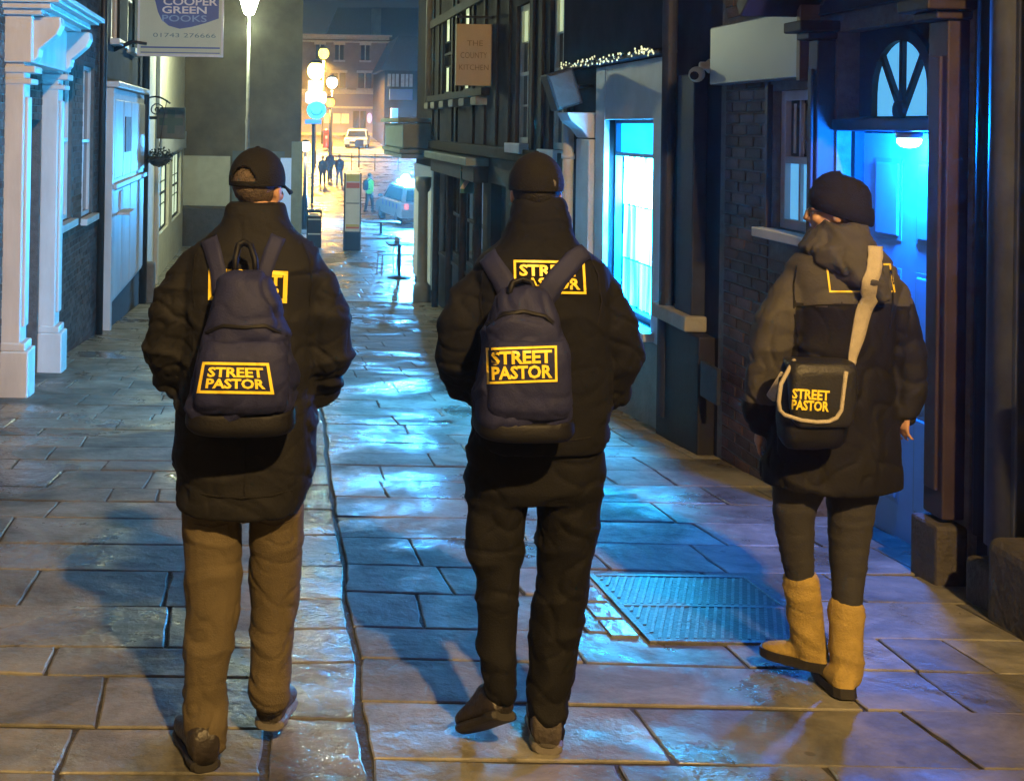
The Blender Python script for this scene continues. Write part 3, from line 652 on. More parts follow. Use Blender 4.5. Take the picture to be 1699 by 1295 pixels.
def curtain_mat(name, e, s):  # the cloth itself emits, standing in for the room light behind it
    m = bpy.data.materials.new(name); m.use_nodes = True; t = m.node_tree; p = t.nodes['Principled BSDF']; p.inputs['Base Color'].default_value = (.7, .75, .8, 1); p.inputs['Roughness'].default_value = .8
    tc = t.nodes.new('ShaderNodeTexCoord'); mp = t.nodes.new('ShaderNodeMapping'); mp.inputs['Scale'].default_value = (0, 7.2, .25); t.links.new(tc.outputs['Object'], mp.inputs[0])
    nz = t.nodes.new('ShaderNodeTexNoise'); nz.inputs['Scale'].default_value = 2.4; nz.inputs['Detail'].default_value = 2; t.links.new(mp.outputs[0], nz.inputs['Vector'])
    mr = t.nodes.new('ShaderNodeMapRange'); mr.inputs[1].default_value = .40; mr.inputs[2].default_value = .60; mr.inputs[3].default_value = s*.035; mr.inputs[4].default_value = s; t.links.new(nz.outputs['Fac'], mr.inputs[0])
    p.inputs['Emission Color'].default_value = tuple(e) + (1,); t.links.new(mr.outputs[0], p.inputs['Emission Strength']); return m
curtain(.88, 1.31, .012, .135, curtain_mat('glow_upper_curtain', (.06, .54, 1.0), 330.0), 'curtain')
curtain(.40, .875, .016, .140, curtain_mat('glow_middle_curtain', (.010, .46, 1.0), 250.0), 'curtain')
curtain(.0, .395, .016, .137, curtain_mat('glow_lower_curtain', (.005, .42, 1.0), 160.0), 'curtain')
for z in (.878, .398): bX(MB(), XR, -1, -.135, -.118, 9.13, 10.37, z-.004, z+.004).build('curtain_rail', M['navy'], wb)
# navy pilaster, ledge and lower panel between window and brick pier
m = MB(); bX(m, XR, -1, 0, .10, 8.10, 8.42, -1.2, 1.95); m.tube([(XR-.10, 8.6, -.6), (XR-.10, 8.6, 7.5)], .055, 12); m.build('pilaster', M['navy'], wb, bevel=.01)
bX(MB(), XR, -1, .0, .16, 8.06, 8.76, .13, .24).build('ledge', M['stone'], wb, bevel=.012)
bX(MB(), XR, -1, .0, .12, 7.90, 8.74, -1.2, .125).build('lower_panel', M['black'], wb, bevel=.012)
bX(MB(), XR, -1, .10, .13, 7.55, 7.84, -.26, -.02).build('letter_plate', M['navy'], wb, bevel=.006)
bX(MB(), XR, -1, 0, .16, 8.70, 11.60, 2.13, 2.16).build('fascia_moulding', M['navy'], wb, bevel=.006)
bX(MB(), XR, -1, 0, .12, 8.70, 11.60, 2.17, 3.05).build('fascia', mat('matt_dark_fascia', (.018, .020, .028), .95, .3, 3, spec=.03), wb, bevel=.01)
# fairy lights along the fascia
fl = thing('fairy_lights', 'string of small yellow fairy lights along the dark fascia', 'lights', (XR-.18, 10.1, 2.14))
pts = [Vector((XR-.175, 8.78 + 2.66*k/60, 2.165 + .012*sin(k*1.7))) for k in range(61)]
m = MB(); m.tube(pts, .006, 5); m.build('cable', M['black'], fl)
bl_ = MB(); random.seed(11)
for k in range(85):
    p = pts[random.randrange(61)] + Vector((random.uniform(-.02,.01), random.uniform(-.03,.03), random.uniform(-.035,.025))); bl_.ell(p, .007, .007, .011, 6, 4)
bl_.build('bulbs', glow('fairy_bulb', (.95, 1.0, .55), .8), fl, kind='stuff')
# white pilaster with console, black speaker
m = MB(); bX(m, XR, -1, 0, .10, 10.72, 11.15, g(11)-.05, 1.45); pl = m.build('white_pilaster', M['palewall'], wb, bevel=.01)
m = MB(); m.tube([(XR-.13, 11.32, g(11)), (XR-.13, 11.32, 1.60)], .055, 12); m.build('downpipe', M['palewall'], wb, smooth=True)
for z in (1.25, .2): 
    m = MB(); m.tube([(XR-.13, 11.32, z), (XR-.13, 11.32, z+.05)], .068, 12); m.build('pipe_collar', M['palewall'], wb, smooth=True)
m = MB(); m.prism([(0,1.46),(.10,1.46),(.16,1.54),(.26,1.62),(.30,1.70),(0,1.70)], lambda u, v, a: (XR-u, a, v), 10.74, 11.13); m.build('console', M['palewall'], pl, bevel=.012, fix=True)
sp = thing('wall_speaker', 'black box loudspeaker tilted down above the white pilaster', 'speaker', (XR-.3, 11.0, 1.74))
R_ = Matrix.Rotation(radians(-18), 3, 'Y')
m = MB(); m.obox((XR-.30, 10.95, 1.92), R_ @ Vector((.13,0,0)), Vector((0,.12,0)), R_ @ Vector((0,0,.18))); m.build('cabinet', M['black'], sp, bevel=.012)
m = MB(); m.obox(Vector((XR-.30, 10.825, 1.92)), R_ @ Vector((.11,0,0)), Vector((0,.006,0)), R_ @ Vector((0,0,.155))); m.build('grille', M['iron'], sp, bevel=.004)
m = MB(); m.tube([(XR, 10.97, 1.96), (XR-.2, 10.97, 1.94)], .02, 8); m.build('bracket', M['iron'], sp)

# timber-framed building with jettied upper floor
tb = thing('timber_building', 'black timber framed building with jettied upper floor and narrow windows', 'building', (XR+.4, 16.5, g(16)))
W1, W2 = (13.55, 14.25, 1.36, 3.05), (11.95, 12.55, 1.32, 3.05)
wallX(XR-.02, -1, 11.62, 21.3, 1.12, 8.5, [W1, W2, (17.4, 18.3, 2.1, 3.5), (19.3, 20.2, 2.1, 3.5)], .12).build('upper_wall', M['render_dark'], tb)
wallX(XR+.12, -1, 11.62, 21.3, -2.2, 1.10, [(12.2, 14.6, -.7, .75), (15.4, 16.4, -2.1, .75), (17.0, 20.6, -.7, .75)], .2).build('lower_wall', M['black'], tb)
lit_glint = glow('lit_and_lamp_glint_pane', (.80, .95, .50), .62); dk = M['glass']
for a in (W1, W2): sash(tb, XR-.02, -1, *a, M['cream'], [dk, dk, dk, dk, dk, dk, lit_glint, lit_glint], (2, 4), .10, (.12, .12), M['palewall'], fw=.07)  # top panes emit, imitating the street lamp's reflection in the glass
for a in ((17.4, 18.3, 2.1, 3.5), (19.3, 20.2, 2.1, 3.5)): sash(tb, XR-.02, -1, *a, M['timber'], [dk, lit_glint, dk, dk], (2, 3), .08)
for y in (11.75, 12.85, 13.3, 14.6, 15.4, 16.2, 17.1, 18.6, 19.0, 20.5, 21.2):
    bX(MB(), XR-.02, -1, .0, .035, y-.07, y+.07, 1.30, 8).build('timber_post', M['timber'], tb, bevel=.008)
for z in (1.14, 3.35): bX(MB(), XR-.02, -1, .036, .075, 11.64, 21.28, z, z+.15).build('timber_beam', M['timber'], tb, bevel=.008)
for y in (16.3, 17.3, 18.3, 19.3, 20.3, 21.1):
    bX(MB(), XR-.02, -1, -.02, .16, y-.22, y+.22, 1.86, 1.98).build('joist_end', M['stone'], tb, bevel=.015)
bX(MB(), XR-.02, -1, 0, .12, 15.9, 21.25, 1.99, 2.10).build('timber_beam', M['timber'], tb, bevel=.01)
for a in ((12.2, 14.6, -.7, .75), (17.0, 20.6, -.7, .75)): sash(tb, XR+.12, -1, *a, M['black'], dk, (4, 2), .12, (.1, .06), M['black'])
bX(MB(), XR+.12, -1, -.19, -.15, 15.4, 16.4, -2.0, .75).build('door', M['timber'], tb)
bX(MB(), XR+.12, -1, 0, .34, 16.6, 20.9, .98, 1.10).build('canopy_edge', M['tealpaint'], tb, bevel=.012)
bX(MB(), XR+.12, -1, 0, .22, 16.6, 20.9, .74, .975).build('fascia', M['black'], tb, bevel=.01)
for y in (16.75, 18.0, 19.3, 20.8):
    m = MB(); m.tube([(XR+.0, y, g(y)), (XR+.0, y, .74)], .06, 10); m.build('shop_post', M['render_dark'], tb, smooth=True)
m = MB(); m.tube([(XR-.10, 21.35, 1.9), (XR-.10, 21.35, 8)], .06, 10); m.build('downpipe', M['stone'], tb, smooth=True)
# hanging board
hs = thing('hanging_sign', 'plain tan hanging board with faint lettering on the timbered building', 'sign', at(792, 143, 15.8))
a, b = at(757, 40, 15.8), at(826, 143, 15.8)
MB().box(a.x, b.x, 15.77, 15.83, b.z, a.z).build('board', mat('tan_board', (.38, .31, .22), .6, .08, 3), hs, bevel=.006)
brn = mat('board_letter_brown', (.17, .12, .06), .6, .08)
letters('THE', 788, 72, 15.764, 9, 26, brn, hs); letters('COUNTY', 786, 92, 15.764, 10, 44, brn, hs); letters('KITCHEN', 786, 112, 15.764, 9, 49, brn, hs)
m = MB(); m.tube([(XR, 15.8, a.z+.10), (a.x, 15.8, a.z+.10)], .018, 8)
for x in (a.x+.05, b.x-.06): m.tube([(x, 15.8, a.z+.10), (x, 15.8, a.z-.005)], .008, 6)
m.build('bracket', M['iron'], hs)
ar = thing('arrow_sign', 'small teal sign with a white chevron below the canopy', 'sign', at(780, 320, 17.6))
a, b = at(764, 277, 17.6), at(796, 321, 17.6)
MB().box(a.x, b.x, 17.58, 17.62, b.z, a.z).build('plate', mat('teal_plate', (.03, .22, .28), .4, .1), ar, bevel=.006)
c_ = at(774, 297, 17.57); m = MB(); m.prism([(-.10,.15),(-.03,.15),(.07,0),(-.03,-.15),(-.10,-.15),(-.01,0)], lambda u, v, a_: (c_.x+u, a_, c_.z+v), 17.565, 17.577); m.build('chevron', M['white'], ar, fix=True)
m = MB(); m.tube([(XR+.1, 17.6, a.z-.05), (b.x, 17.6, a.z-.05)], .015, 6); m.build('bracket', M['iron'], ar)

# grey-green corner shop
cs = thing('corner_shop', 'grey green corner shop with column at the end of the right row', 'shop', (3.6, 23.2, g(23)))
MB().box(3.27, 9.5, 22.0, 24.7, -2.4, 7.5).build('wall', M['timber'], cs)
a, b = at(664, 204, 21.9), at(716, 246, 21.9)
MB().box(a.x, 3.9, 21.5, 24.6, b.z, a.z).build('fascia', M['tealpaint'], cs, bevel=.02)
for i, (py0, py1, ex) in enumerate(((196, 203, .10), (247, 254, .06), (255, 262, .02))):
    z1_, z0_ = at(690, py0, 21.9).z, at(690, py1, 21.9).z
    MB().box(a.x-ex, 3.92, 21.5-ex, 24.65, z0_, z1_).build('moulding', M['tealpaint'], cs, bevel=.012)
m = MB(); px_ = at(701, 400, 21.7); m.lathe((px_.x, 21.7, g(21.7)), [(.17,0),(.17,.28),(.13,.32),(.10,.36),(.095,1.2),(.09,2.05),(.12,2.08),(.15,2.16),(.15,2.34)], 16); m.build('column', M['tealpaint'], cs, smooth=True)
m = MB(); m.box(3.22, 3.262, 22.05, 24.6, -1.6, .75); m.build('shop_window', glow('dim_lit_shop_glass', (.25, .42, .40), .22), cs)
# ---------------------------------------------------------------- lamps
def lantern_post(name, label, x, Y, head_z, bulb_col, estr, watts, lcol, post_m, hs_=1.0, label_grp=None):
    z0 = g(Y); t = thing(name, label, 'lamp', (x, Y, z0))
    m = MB(); m.lathe((x, Y, z0-.05), [(.13,0),(.13,.5),(.10,.56),(.085,.62),(.055,.75),(.05,1.6),(.045,(head_z-z0)*.55),(.055,(head_z-z0)*.56),(.04,(head_z-z0)*.58),(.035,head_z-z0-.22*hs_)], 12); m.build('post', post_m, t, smooth=True)
    m = MB(); m.lathe((x, Y, head_z-.3*hs_), [(.03,0),(.07*hs_,.03),(.10*hs_,.10*hs_),(.16*hs_,.30*hs_),(.18*hs_,.44*hs_)], 14); gl = m.build('lantern_glass', glow(name+'_glow', bulb_col, estr), t, smooth=True)
    m = MB(); m.lathe((x, Y, head_z+.14*hs_), [(.20*hs_,0),(.20*hs_,.03),(.12*hs_,.12*hs_),(.05*hs_,.17*hs_),(.02,.24*hs_)], 14); m.build('lantern_cap', post_m, t, smooth=True)
    m = MB()
    for k in range(4):
        a = pi/4 + k*pi/2; m.tube([(x+.075*hs_*cos(a), Y+.075*hs_*sin(a), head_z-.27*hs_), (x+.185*hs_*cos(a), Y+.185*hs_*sin(a), head_z+.15*hs_)], .010*hs_, 5)
    m.build('lantern_frame', post_m, t)
    if watts: lamp('bulb', (x, Y-.02, head_z-.42*hs_), watts, lcol, t, .12)
    return t
# lamp behind the camera on the right: casts the warm light and the long shadows up the street
lantern_post('street_lamp', 'warm street lamp standing behind the viewer', 1.75, -3.4, 6.8, (1, .7, .35), 30, KEY_W, WARM, M['iron'])
lp = at(414, -8, 25.0)
lantern_post('street_lamp', 'tall pale green street lamp in front of the blank building', lp.x, 25.0, lp.z, (.92, 1.0, .72), 22, POST_W, GREENISH, M['metal'], 1.5)
# far lamps in the road beyond
def road_lamp(label, px, py, Y, r, col, estr, watts, lcol, name='street_lamp', wide=False):
    p = at(px, py, Y); t = thing(name, label, 'lamp', (p.x, Y, g(Y)))
    m = MB(); m.lathe((p.x, Y, g(Y)), [(.12,0),(.12,1.0),(.07,1.2),(.05,p.z-g(Y)-r)], 10); m.build('post', M['iron'], t, smooth=True)
    m = MB(); m.ell(p, r, r, r*1.1, 14, 8); m.build('globe', glow('far_lamp_glow', col, estr), t, smooth=True)
    m = MB(); m.lathe((p.x, Y, p.z+r*.9), [(r*.9,0),(r*.6,r*.35),(.02,r*.5)], 12); m.build('cap', M['iron'], t, smooth=True)
    if watts:
        l_ = lamp('bulb', (p.x, Y, p.z-r-.15), watts, lcol, t, .3, 'SPOT'); l_.data.spot_size = radians(176 if wide else 158); l_.data.spot_blend = .35
    return t
yl = road_lamp('big yellow globe lamp glowing above the far road', 524, 118, 75, .55, (1, .80, .18), 22, YELLOW_W, SODIUM, wide=True)
road_lamp('small yellow lamp high on the far brick facade', 537, 89, 96, .45, (1, .78, .10), 5, 80000, SODIUM)
road_lamp('round white lamp right of the big yellow lamp', 551, 137, 84, .40, (1, .95, .75), 14, 2500, (1, .8, .5))
road_lamp('orange traffic light shaped as a globe lamp beside the illuminated blue sign', 548, 170, 70, .28, (1, .40, .04), 3.5, 600, SODIUM)  # traffic light, built with the globe lamp shape
road_lamp('white globe lamp on a thin pole above the litter bin', 507, 243, 40, .17, (1, 1, .95), 16, 160, (1, .95, .85))
# illuminated sign below the big yellow lamp
il = thing('illuminated_sign', 'stacked illuminated sign glowing white over cyan under the yellow lamp', 'sign', at(524, 205, 54.5))
def disc(px, py, Y, rx, rz, m_, nm, par, th=.16):
    p = at(px, py, Y); mb = MB(); R = [[Vector((p.x + rx*s_*cos(2*pi*k/20), Y + o_, p.z + rz*s_*sin(2*pi*k/20))) for k in range(20)] for s_, o_ in ((.85, -th/2), (1, -th/3), (1, th/3), (.85, th/2))]
    return mb.rings(R).build(nm, m_, par, smooth=False, fix=True)
a, b = at(511, 133, 54.5), at(535, 152, 54.5)
MB().box(a.x, b.x, 54.4, 54.6, b.z, a.z).build('yellow_panel', glow('sign_yellow', (1, .82, .30), 1.6), il, bevel=.05)
a, b = at(507, 152, 54.5), at(541, 172, 54.5)
MB().box(a.x, b.x, 54.35, 54.65, b.z, a.z).build('white_panel', glow('sign_white', (.85, 1, .98), 3.0), il, bevel=.12, seg=3)
disc(525, 183, 54.4, .46, .43, glow('sign_cyan', (.05, .75, .95), 1.6), 'cyan_disc', il)
p = at(525, 183, 54.28); m = MB(); m.tube([(p.x+.28*cos(t), 54.28, p.z+.02+.25*sin(t)) for t in [pi+pi*k/10 for k in range(11)]], .05, 6); m.build('curve_mark', glow('sign_curve', (.0, .30, .55), .8), il)
a, b = at(506, 198, 54.5), at(533, 206, 54.5)
MB().box(a.x, b.x, 54.4, 54.6, b.z, a.z).build('blue_panel', glow('sign_blue', (.05, .16, .8), .7), il, bevel=.03)
m = MB(); p = at(520, 205, 54.5); m.tube([(p.x, 54.5, p.z), (p.x, 54.5, g(54.5))], .07, 8); m.build('post', M['iron'], il)

# ---------------------------------------------------------------- far square: buildings beyond the road
def facade(root, Y, x0, x1, z0, z1, m_, name='wall', depth=10):
    return MB().box(x0, x1, Y, Y+depth, z0, z1).build(name, m_, root)
YB = 110.0
fb_ = thing('corner_building', 'yellow lit three storey brick building with pale cornice far down the street', 'building', (8, YB+4, g(YB)))
def X_(px): return at(px, 150, YB).x
def Z_(py): return at(575, py, YB).z
brick_f = mat('far_brick', (.26, .19, .12), .8, .25, 1.2, .3, 8)
facade(fb_, YB, X_(440), X_(640), g(YB)-1, Z_(62), brick_f)
for py0, py1, ex in ((58, 61, .5), (61, 66, .25), (68, 71, .45)): MB().box(X_(440), X_(640)+ex, YB-ex, YB-.01, Z_(py1), Z_(py0)).build('cornice', M['cream'], fb_, bevel=.03)
for px in (530, 562, 605):
    for py0, py1, hw in ((75, 100, 7), (121, 146, 11 if px != 530 else 9)):
        w_ = MB().box(X_(px-hw), X_(px+hw), YB-.05, YB-.005, Z_(py1), Z_(py0)).build('window', M['glass'], fb_)
        MB().box(X_(px-hw)-.15, X_(px+hw)+.15, YB-.14, YB-.052, Z_(py0), Z_(py0-4)).build('lintel', M['cream'], w_)
        MB().box(X_(px-hw)-.15, X_(px+hw)+.15, YB-.2, YB-.052, Z_(py1+3), Z_(py1)).build('sill', M['cream'], w_)
        MB().box(X_(px)-.05, X_(px)+.05, YB-.09, YB-.052, Z_(py1), Z_(py0)).build('glazing_bar', M['cream'], w_)
MB().box(X_(440), X_(638), YB-.55, YB-.012, Z_(156), Z_(149)).build('band', M['cream'], fb_, bevel=.04)
purple = mat('violet_blue_shopfront', (.14, .13, .30), .5, .12, 2)
sfp = MB().box(X_(440), X_(648), YB-.35, YB-.013, g(YB)-.6, Z_(156.2)).build('shopfront', purple, fb_)
MB().box(X_(552), X_(632), YB-.5, YB-.36, Z_(180), Z_(176.5)).build('fascia_strip', M['cream'], sfp)
for a, b in ((538, 551), (553, 565), (567, 579)): MB().box(X_(a), X_(b), YB-.42, YB-.352, Z_(205), Z_(189)).build('lit_window', glow('yellow_lit_window', (1, .62, .16), .55), sfp)
for a, b in ((586, 596), (598, 607)): MB().box(X_(a), X_(b), YB-.40, YB-.352, Z_(212), Z_(184)).build('door', M['glass'], sfp)
disc(613, 196, YB-.5, .25, .5, glow('blue_oval', (.06, .16, .9), .9), 'oval_sign', sfp)
MB().box(X_(440), X_(652), YB-3, YB-.36, g(YB)-.3, g(YB-1)+.10).build('step', M['stone'], sfp)
# tudor fronted house and dark roofs to its right
td = thing('tudor_house', 'small black and white timbered house front beside a cyan lit sign', 'house', (11, 96, g(95)))
YT = 95.0
def XT(px): return at(px, 150, YT).x
def ZT(py): return at(660, py, YT).z
facade(td, YT, XT(638), XT(720), g(YT)-.5, ZT(116), M['timber'])
for a, b in ((643, 661), (665, 684)):
    w_ = MB().box(XT(a), XT(b), YT-.14, YT-.01, ZT(144), ZT(123)).build('window', mat('pale_leaded_pane', (.50, .52, .50), .3, .25, 4), td)
    for k in (1, 2): MB().box(XT(a+(b-a)*k/3)-.04, XT(a+(b-a)*k/3)+.04, YT-.19, YT-.142, ZT(144), ZT(123)).build('mullion', M['timber'], w_)
MB().box(XT(646), XT(684), YT-.25, YT-.012, ZT(166), ZT(148)).build('fascia', mat('bright_blue_fascia', (.10, .20, .60), .5, .1), td)
MB().box(XT(647), XT(659), YT-.9, YT-.5, ZT(208), ZT(180)).build('lit_sign', glow('cyan_sign', (.0, .48, 1.0), 1.5), td, bevel=.05)
m = MB(); m.prism([(XT(630), ZT(117)), (XT(725), ZT(117)), (XT(690), ZT(60)), (XT(660), ZT(60))], lambda u, v, a: (u, a, v), YT-.3, YT+8); m.build('roof', M['roof'], td, fix=True)
dr_ = thing('dark_roof_house', 'dark house with brick chimney rising behind the far buildings', 'house', (12, 128, g(128)))
YD = 126.0
facade(dr_, YD, at(545, 100, YD).x, at(720, 100, YD).x, 0, at(600, 62, YD).z, M['render_dark'])
m = MB(); m.prism([(at(540,62,YD).x, at(600,62,YD).z), (at(725,62,YD).x, at(600,62,YD).z), (at(700,10,YD).x, at(600,12,YD).z), (at(560,10,YD).x, at(600,14,YD).z)], lambda u, v, a: (u, a, v), YD-.4, YD+9); m.build('roof', M['roof'], dr_, fix=True)
a, b = at(617, 15, YD-1), at(631, 60, YD-1)
MB().box(a.x, b.x, YD-1.6, YD-.6, b.z-1, a.z).build('chimney', brick_f, dr_)
# white upright flue and upper lamp at the corner of the right row
# kerb island in the road, post box, guard rail
tag(strip(at(545,240,88).x, at(700,240,88).x, 84, 91.5, .12, step=1).build('traffic_island', M['stone']), kind='structure')
pbx = thing('post_box', 'red pillar shaped post box on the far side of the road', 'post box', at(541, 243, 90.5))
p = Vector((at(541, 243, 90.5).x, 90.5, g(90.5)+.10)); red = mat('post_box_red', (.50, .05, .05), .35, .12)
m = MB(); m.lathe(p, [(.30,0),(.30,.12),(.25,.16),(.25,1.28),(.29,1.32),(.29,1.38),(.22,1.46),(.04,1.52)], 18); m.build('body', red, pbx, smooth=True)
m = MB(); m.box(p.x-.13, p.x+.13, p.y-.275, p.y-.24, p.z+1.10, p.z+1.14); m.build('slot', M['black'], pbx)
m = MB(); m.box(p.x-.09, p.x+.09, p.y-.27, p.y-.24, p.z+.75, p.z+.98); m.build('notice_plate', M['white'], pbx)
rl = thing('guard_rail', 'dark guard rail along the road edge behind the pedestrians', 'railing', at(600, 270, 74))
xa, xb = at(545, 262, 74).x, at(700, 262, 74).x
for dz in (1.0, .55): MB().box(xa, xb, 73.97, 74.03, g(74)+dz, g(74)+dz+.05).build('rail', M['iron'], rl)
k = 0
while xa + k*1.5 < xb:
    MB().box(xa+k*1.5-.03, xa+k*1.5+.03, 73.95, 74.05, g(74)-.05, g(74)+1.1).build('rail_post', M['iron'], rl); k += 1
sp_ = thing('sign_post', 'dark road sign post standing in front of the white car', 'post', at(596, 268, 76))
p = at(596, 240, 76); m = MB(); m.tube([(p.x, 76, g(76)), (p.x, 76, p.z+.3)], .06, 8); m.build('post', M['iron'], sp_)
MB().box(p.x-.28, p.x+.28, 75.93, 75.97, p.z-.15, p.z+.35).build('sign_plate', M['iron'], sp_)

# ---------------------------------------------------------------- cars
def car(label, x, Y, yaw, paint, length=4.5, width=1.8, height=1.48, estate=False, lights='rear'):
    z0 = g(Y); t = thing('parked_car', label, 'car', (x, Y, z0)); Rz = Matrix.Rotation(yaw, 3, 'Z')
    def w(p): return Vector((x, Y, z0)) + Rz @ Vector(p)
    h = width/2; L = length/2
    prof = [(-L,.32),(-L-.03,.62),(-L+.04,.86),(-L+.35,.92),(L-1.15,.90),(L-.25,.74),(L,.58),(L-.02,.30)]
    S = [(-1, .86, .0), (-.93, 1.0, 0), (.93, 1.0, 0), (1, .86, 0)]
    m = MB(); R = []
    for f, sc_, _ in S: R.append([w((f*h, a, .30 + (b-.30)*(.96 if abs(f) == 1 else 1))) for a, b in prof])
    m.rings(R); body = m.build('body', paint, t, bevel=.03, fix=True, smooth=False)
    ra = -L+.12 if estate else -L+.55
    cab = [(ra-.05,.88),(ra+.22,height-.06),(ra+.5,height),(.35,height),(.62,height-.05),(1.30,.88)]
    m = MB(); R = []
    for f, in_ in ((-1,0),(1,0)): R.append([w((f*(h*.94 - (b-.88)*.22), a, b)) for a, b in cab])
    m.rings(R); cabin = m.build('cabin', paint, t, bevel=.05, fix=True)
    gl = M['glass']
    m = MB(); m.add([w((s*(h*.80 - k*.10), (ra-.065 if k == 0 else ra+.16), .93 + k*(height-.16-.93))) for s, k in ((-1,0),(1,0),(1,1),(-1,1))], [(0,1,2,3)]); m.build('rear_window', gl, t)
    m = MB(); m.add([w((s*(h*.82 - k*.10), (1.31 if k == 0 else .72), .92 + k*(height-.13-.92))) for s, k in ((-1,0),(1,0),(1,1),(-1,1))], [(3,2,1,0)]); m.build('windscreen', gl, t)
    for s in (-1, 1):
        m = MB(); m.add([w((s*(h*.945 - (b-.88)*.22), a, b)) for a, b in ((ra+.15,.94),(ra+.32,height-.12),(.40,height-.12),(1.05,.94))], [(0,1,2,3)]); m.build('side_window', gl, t)
        for yy in (-L+.85, L-.85):
            m = MB(); c = w((s*(h-.09), yy, .31)); ax = Rz @ Vector((s,0,0)); m.lathe(c, [(.05,-.1),(.31,-.1),(.325,-.06),(.325,.06),(.30,.09),(.20,.085)], 18, ax=ax); wh = m.build('wheel', M['black'], t, smooth=True)
            m = MB(); m.lathe(c + ax*.088, [(.20,0),(.18,.01),(.05,.016)], 14, ax=ax); m.build('rim', M['metal'], wh, smooth=True)
        m = MB(); m.obox(w((s*h*.78, -L+.0, .76)), Rz @ Vector((.07,0,0)), Rz @ Vector((0,.05,0)), (0,0,.10)); m.build('tail_light', glow('tail_light_red', (1, .10, .03), 1.4 if lights == 'rear' else .05), t, bevel=.02)
        m = MB(); m.obox(w((s*h*.70, L-.10, .66)), Rz @ Vector((.2,0,0)), Rz @ Vector((0,.08,0)), (0,0,.07)); m.build('headlight', M['palewall'], t, bevel=.03)
        m = MB(); m.obox(w((s*(h+.09), .95, .98)), Rz @ Vector((.09,0,0)), Rz @ Vector((0,.05,0)), (0,0,.06)); m.build('wing_mirror', M['black'], t, bevel=.03)
    m = MB(); m.obox(w((0, -L-.035, .58)), Rz @ Vector((.26,0,0)), Rz @ Vector((0,.012,0)), (0,0,.06)); m.build('number_plate', mat('yellow_plate', (.6, .5, .08), .5, .05), t)
    m = MB(); m.obox(w((0, L+.005, .45)), Rz @ Vector((.5,0,0)), Rz @ Vector((0,.03,0)), (0,0,.09)); m.build('grille', M['black'], t, bevel=.02)
    return t, w
whitecar = mat('white_car_paint', (.75, .77, .78), .22, .04, 2)
pc, wf = car('white estate car with blue beacon parked beyond the cafe tables', 5.72, 44.6, radians(6), whitecar, 4.7, 1.85, 1.5, True, 'rear')
beacon = glow('blue_beacon', (.10, .50, 1.0), 70)
m = MB(); m.obox(wf((0, -.3, 1.60)), (.62,0,0), (0,.13,0), (0,0,.065)); lbar = m.build('light_bar', beacon, pc, bevel=.04, seg=3)
m = MB(); m.ell(wf((-.30, -.3, 1.72)), .17, .15, .15, 14, 10); m.build('beacon_dome', glow('beacon_dome_glow', (.22, .62, 1.0), 60), lbar, smooth=True)  # added glowing ball that imitates the beacon's flare
for s in (-1, 1):
    chk = mat('blue_reflective_panel', (.04, .16, .55), .4, .05)
    for k in range(5): MB().obox(wf((s*.93, -1.6+k*.62, .72)), (.004,0,0), (0,.15,0), (0,0,.09)).build('side_marking', chk, pc)
lamp('beacon_bulb', wf((-.35, -1.2, 2.0)), POLICE_W, (.06, .42, 1.0), pc, .2)
wc, _w = car('white car facing the viewer on the far road', at(597, 245, 90).x, 92.5, radians(172), whitecar, 4.3, 1.8, 1.5, False, 'front')

# ---------------------------------------------------------------- street furniture in the square
tt = thing('information_totem', 'tall white information totem with coloured bands on the square', 'sign', at(584, 405, 31.5))
def TX(px): return at(px, 340, 31.5).x
def TZ(py): return at(584, py, 31.5).z
zb = g(31.5)
MB().box(TX(571), TX(597), 31.40, 31.60, zb-.03, TZ(384)).build('base', M['black'], tt, bevel=.01)
MB().box(TX(573), TX(597), 31.45, 31.55, TZ(384), TZ(289)).build('panel', mat('totem_white', (.62, .66, .70), .4, .05), tt, bevel=.006)
for py0, py1, c in ((289, 301, (.55, .50, .08)), (303, 312, (.50, .12, .10)), (336, 338, (.15, .2, .3)), (372, 376, (.5, .45, .1)), (376, 379, (.5, .12, .10))):
    MB().box(TX(574), TX(596), 31.44, 31.449, TZ(py1), TZ(py0)).build('colour_band', mat('totem_band', c, .5, .05), tt)
for px in (571.5, 598): 
    m = MB(); m.tube([(TX(px), 31.5, zb), (TX(px), 31.5, TZ(287))], .022, 8); m.build('post', M['iron'], tt)
lb_ = thing('litter_bin', 'black square litter bin with pale bands below the globe lamp', 'bin', at(520, 395, 32.2))
def LX(px): return at(px, 370, 32.2).x
def LZ(py): return at(520, py, 32.2).z
zb = g(32.2)
MB().box(LX(509), LX(533), 32.0, 32.4, zb, LZ(358)).build('body', M['black'], lb_, bevel=.02)
MB().box(LX(508), LX(534), 31.98, 32.42, LZ(352), LZ(348)).build('lid', M['black'], lb_, bevel=.02)
for px in (509.5, 532.5): MB().box(LX(px)-.02, LX(px)+.02, 32.02, 32.38, LZ(358), LZ(352)).build('lid_post', M['black'], lb_)
for py in (362, 386): MB().box(LX(509)+.03, LX(533)-.03, 31.985, 31.998, LZ(py+2), LZ(py)).build('band', M['cream'], lb_)
MB().box(LX(514), LX(528), 31.985, 31.998, LZ(357.5), LZ(353)).build('notice', M['white'], lb_)
def cafe_table(label, px, py_top, Y, w):
    p = at(px, py_top, Y); t = thing('cafe_table', label, 'table', (p.x, Y, g(Y)))
    m = MB(); m.box(p.x-w/2, p.x+w/2, Y-.35, Y+.35, p.z-.035, p.z); m.build('table_top', M['iron'], t, bevel=.01)
    m = MB(); m.tube([(p.x, Y, g(Y)+.04), (p.x, Y, p.z-.03)], .04, 8); m.build('leg', M['iron'], t)
    m = MB(); m.lathe((p.x, Y, g(Y)), [(.26,0),(.26,.02),(.05,.05)], 14); m.build('foot', M['iron'], t); return t
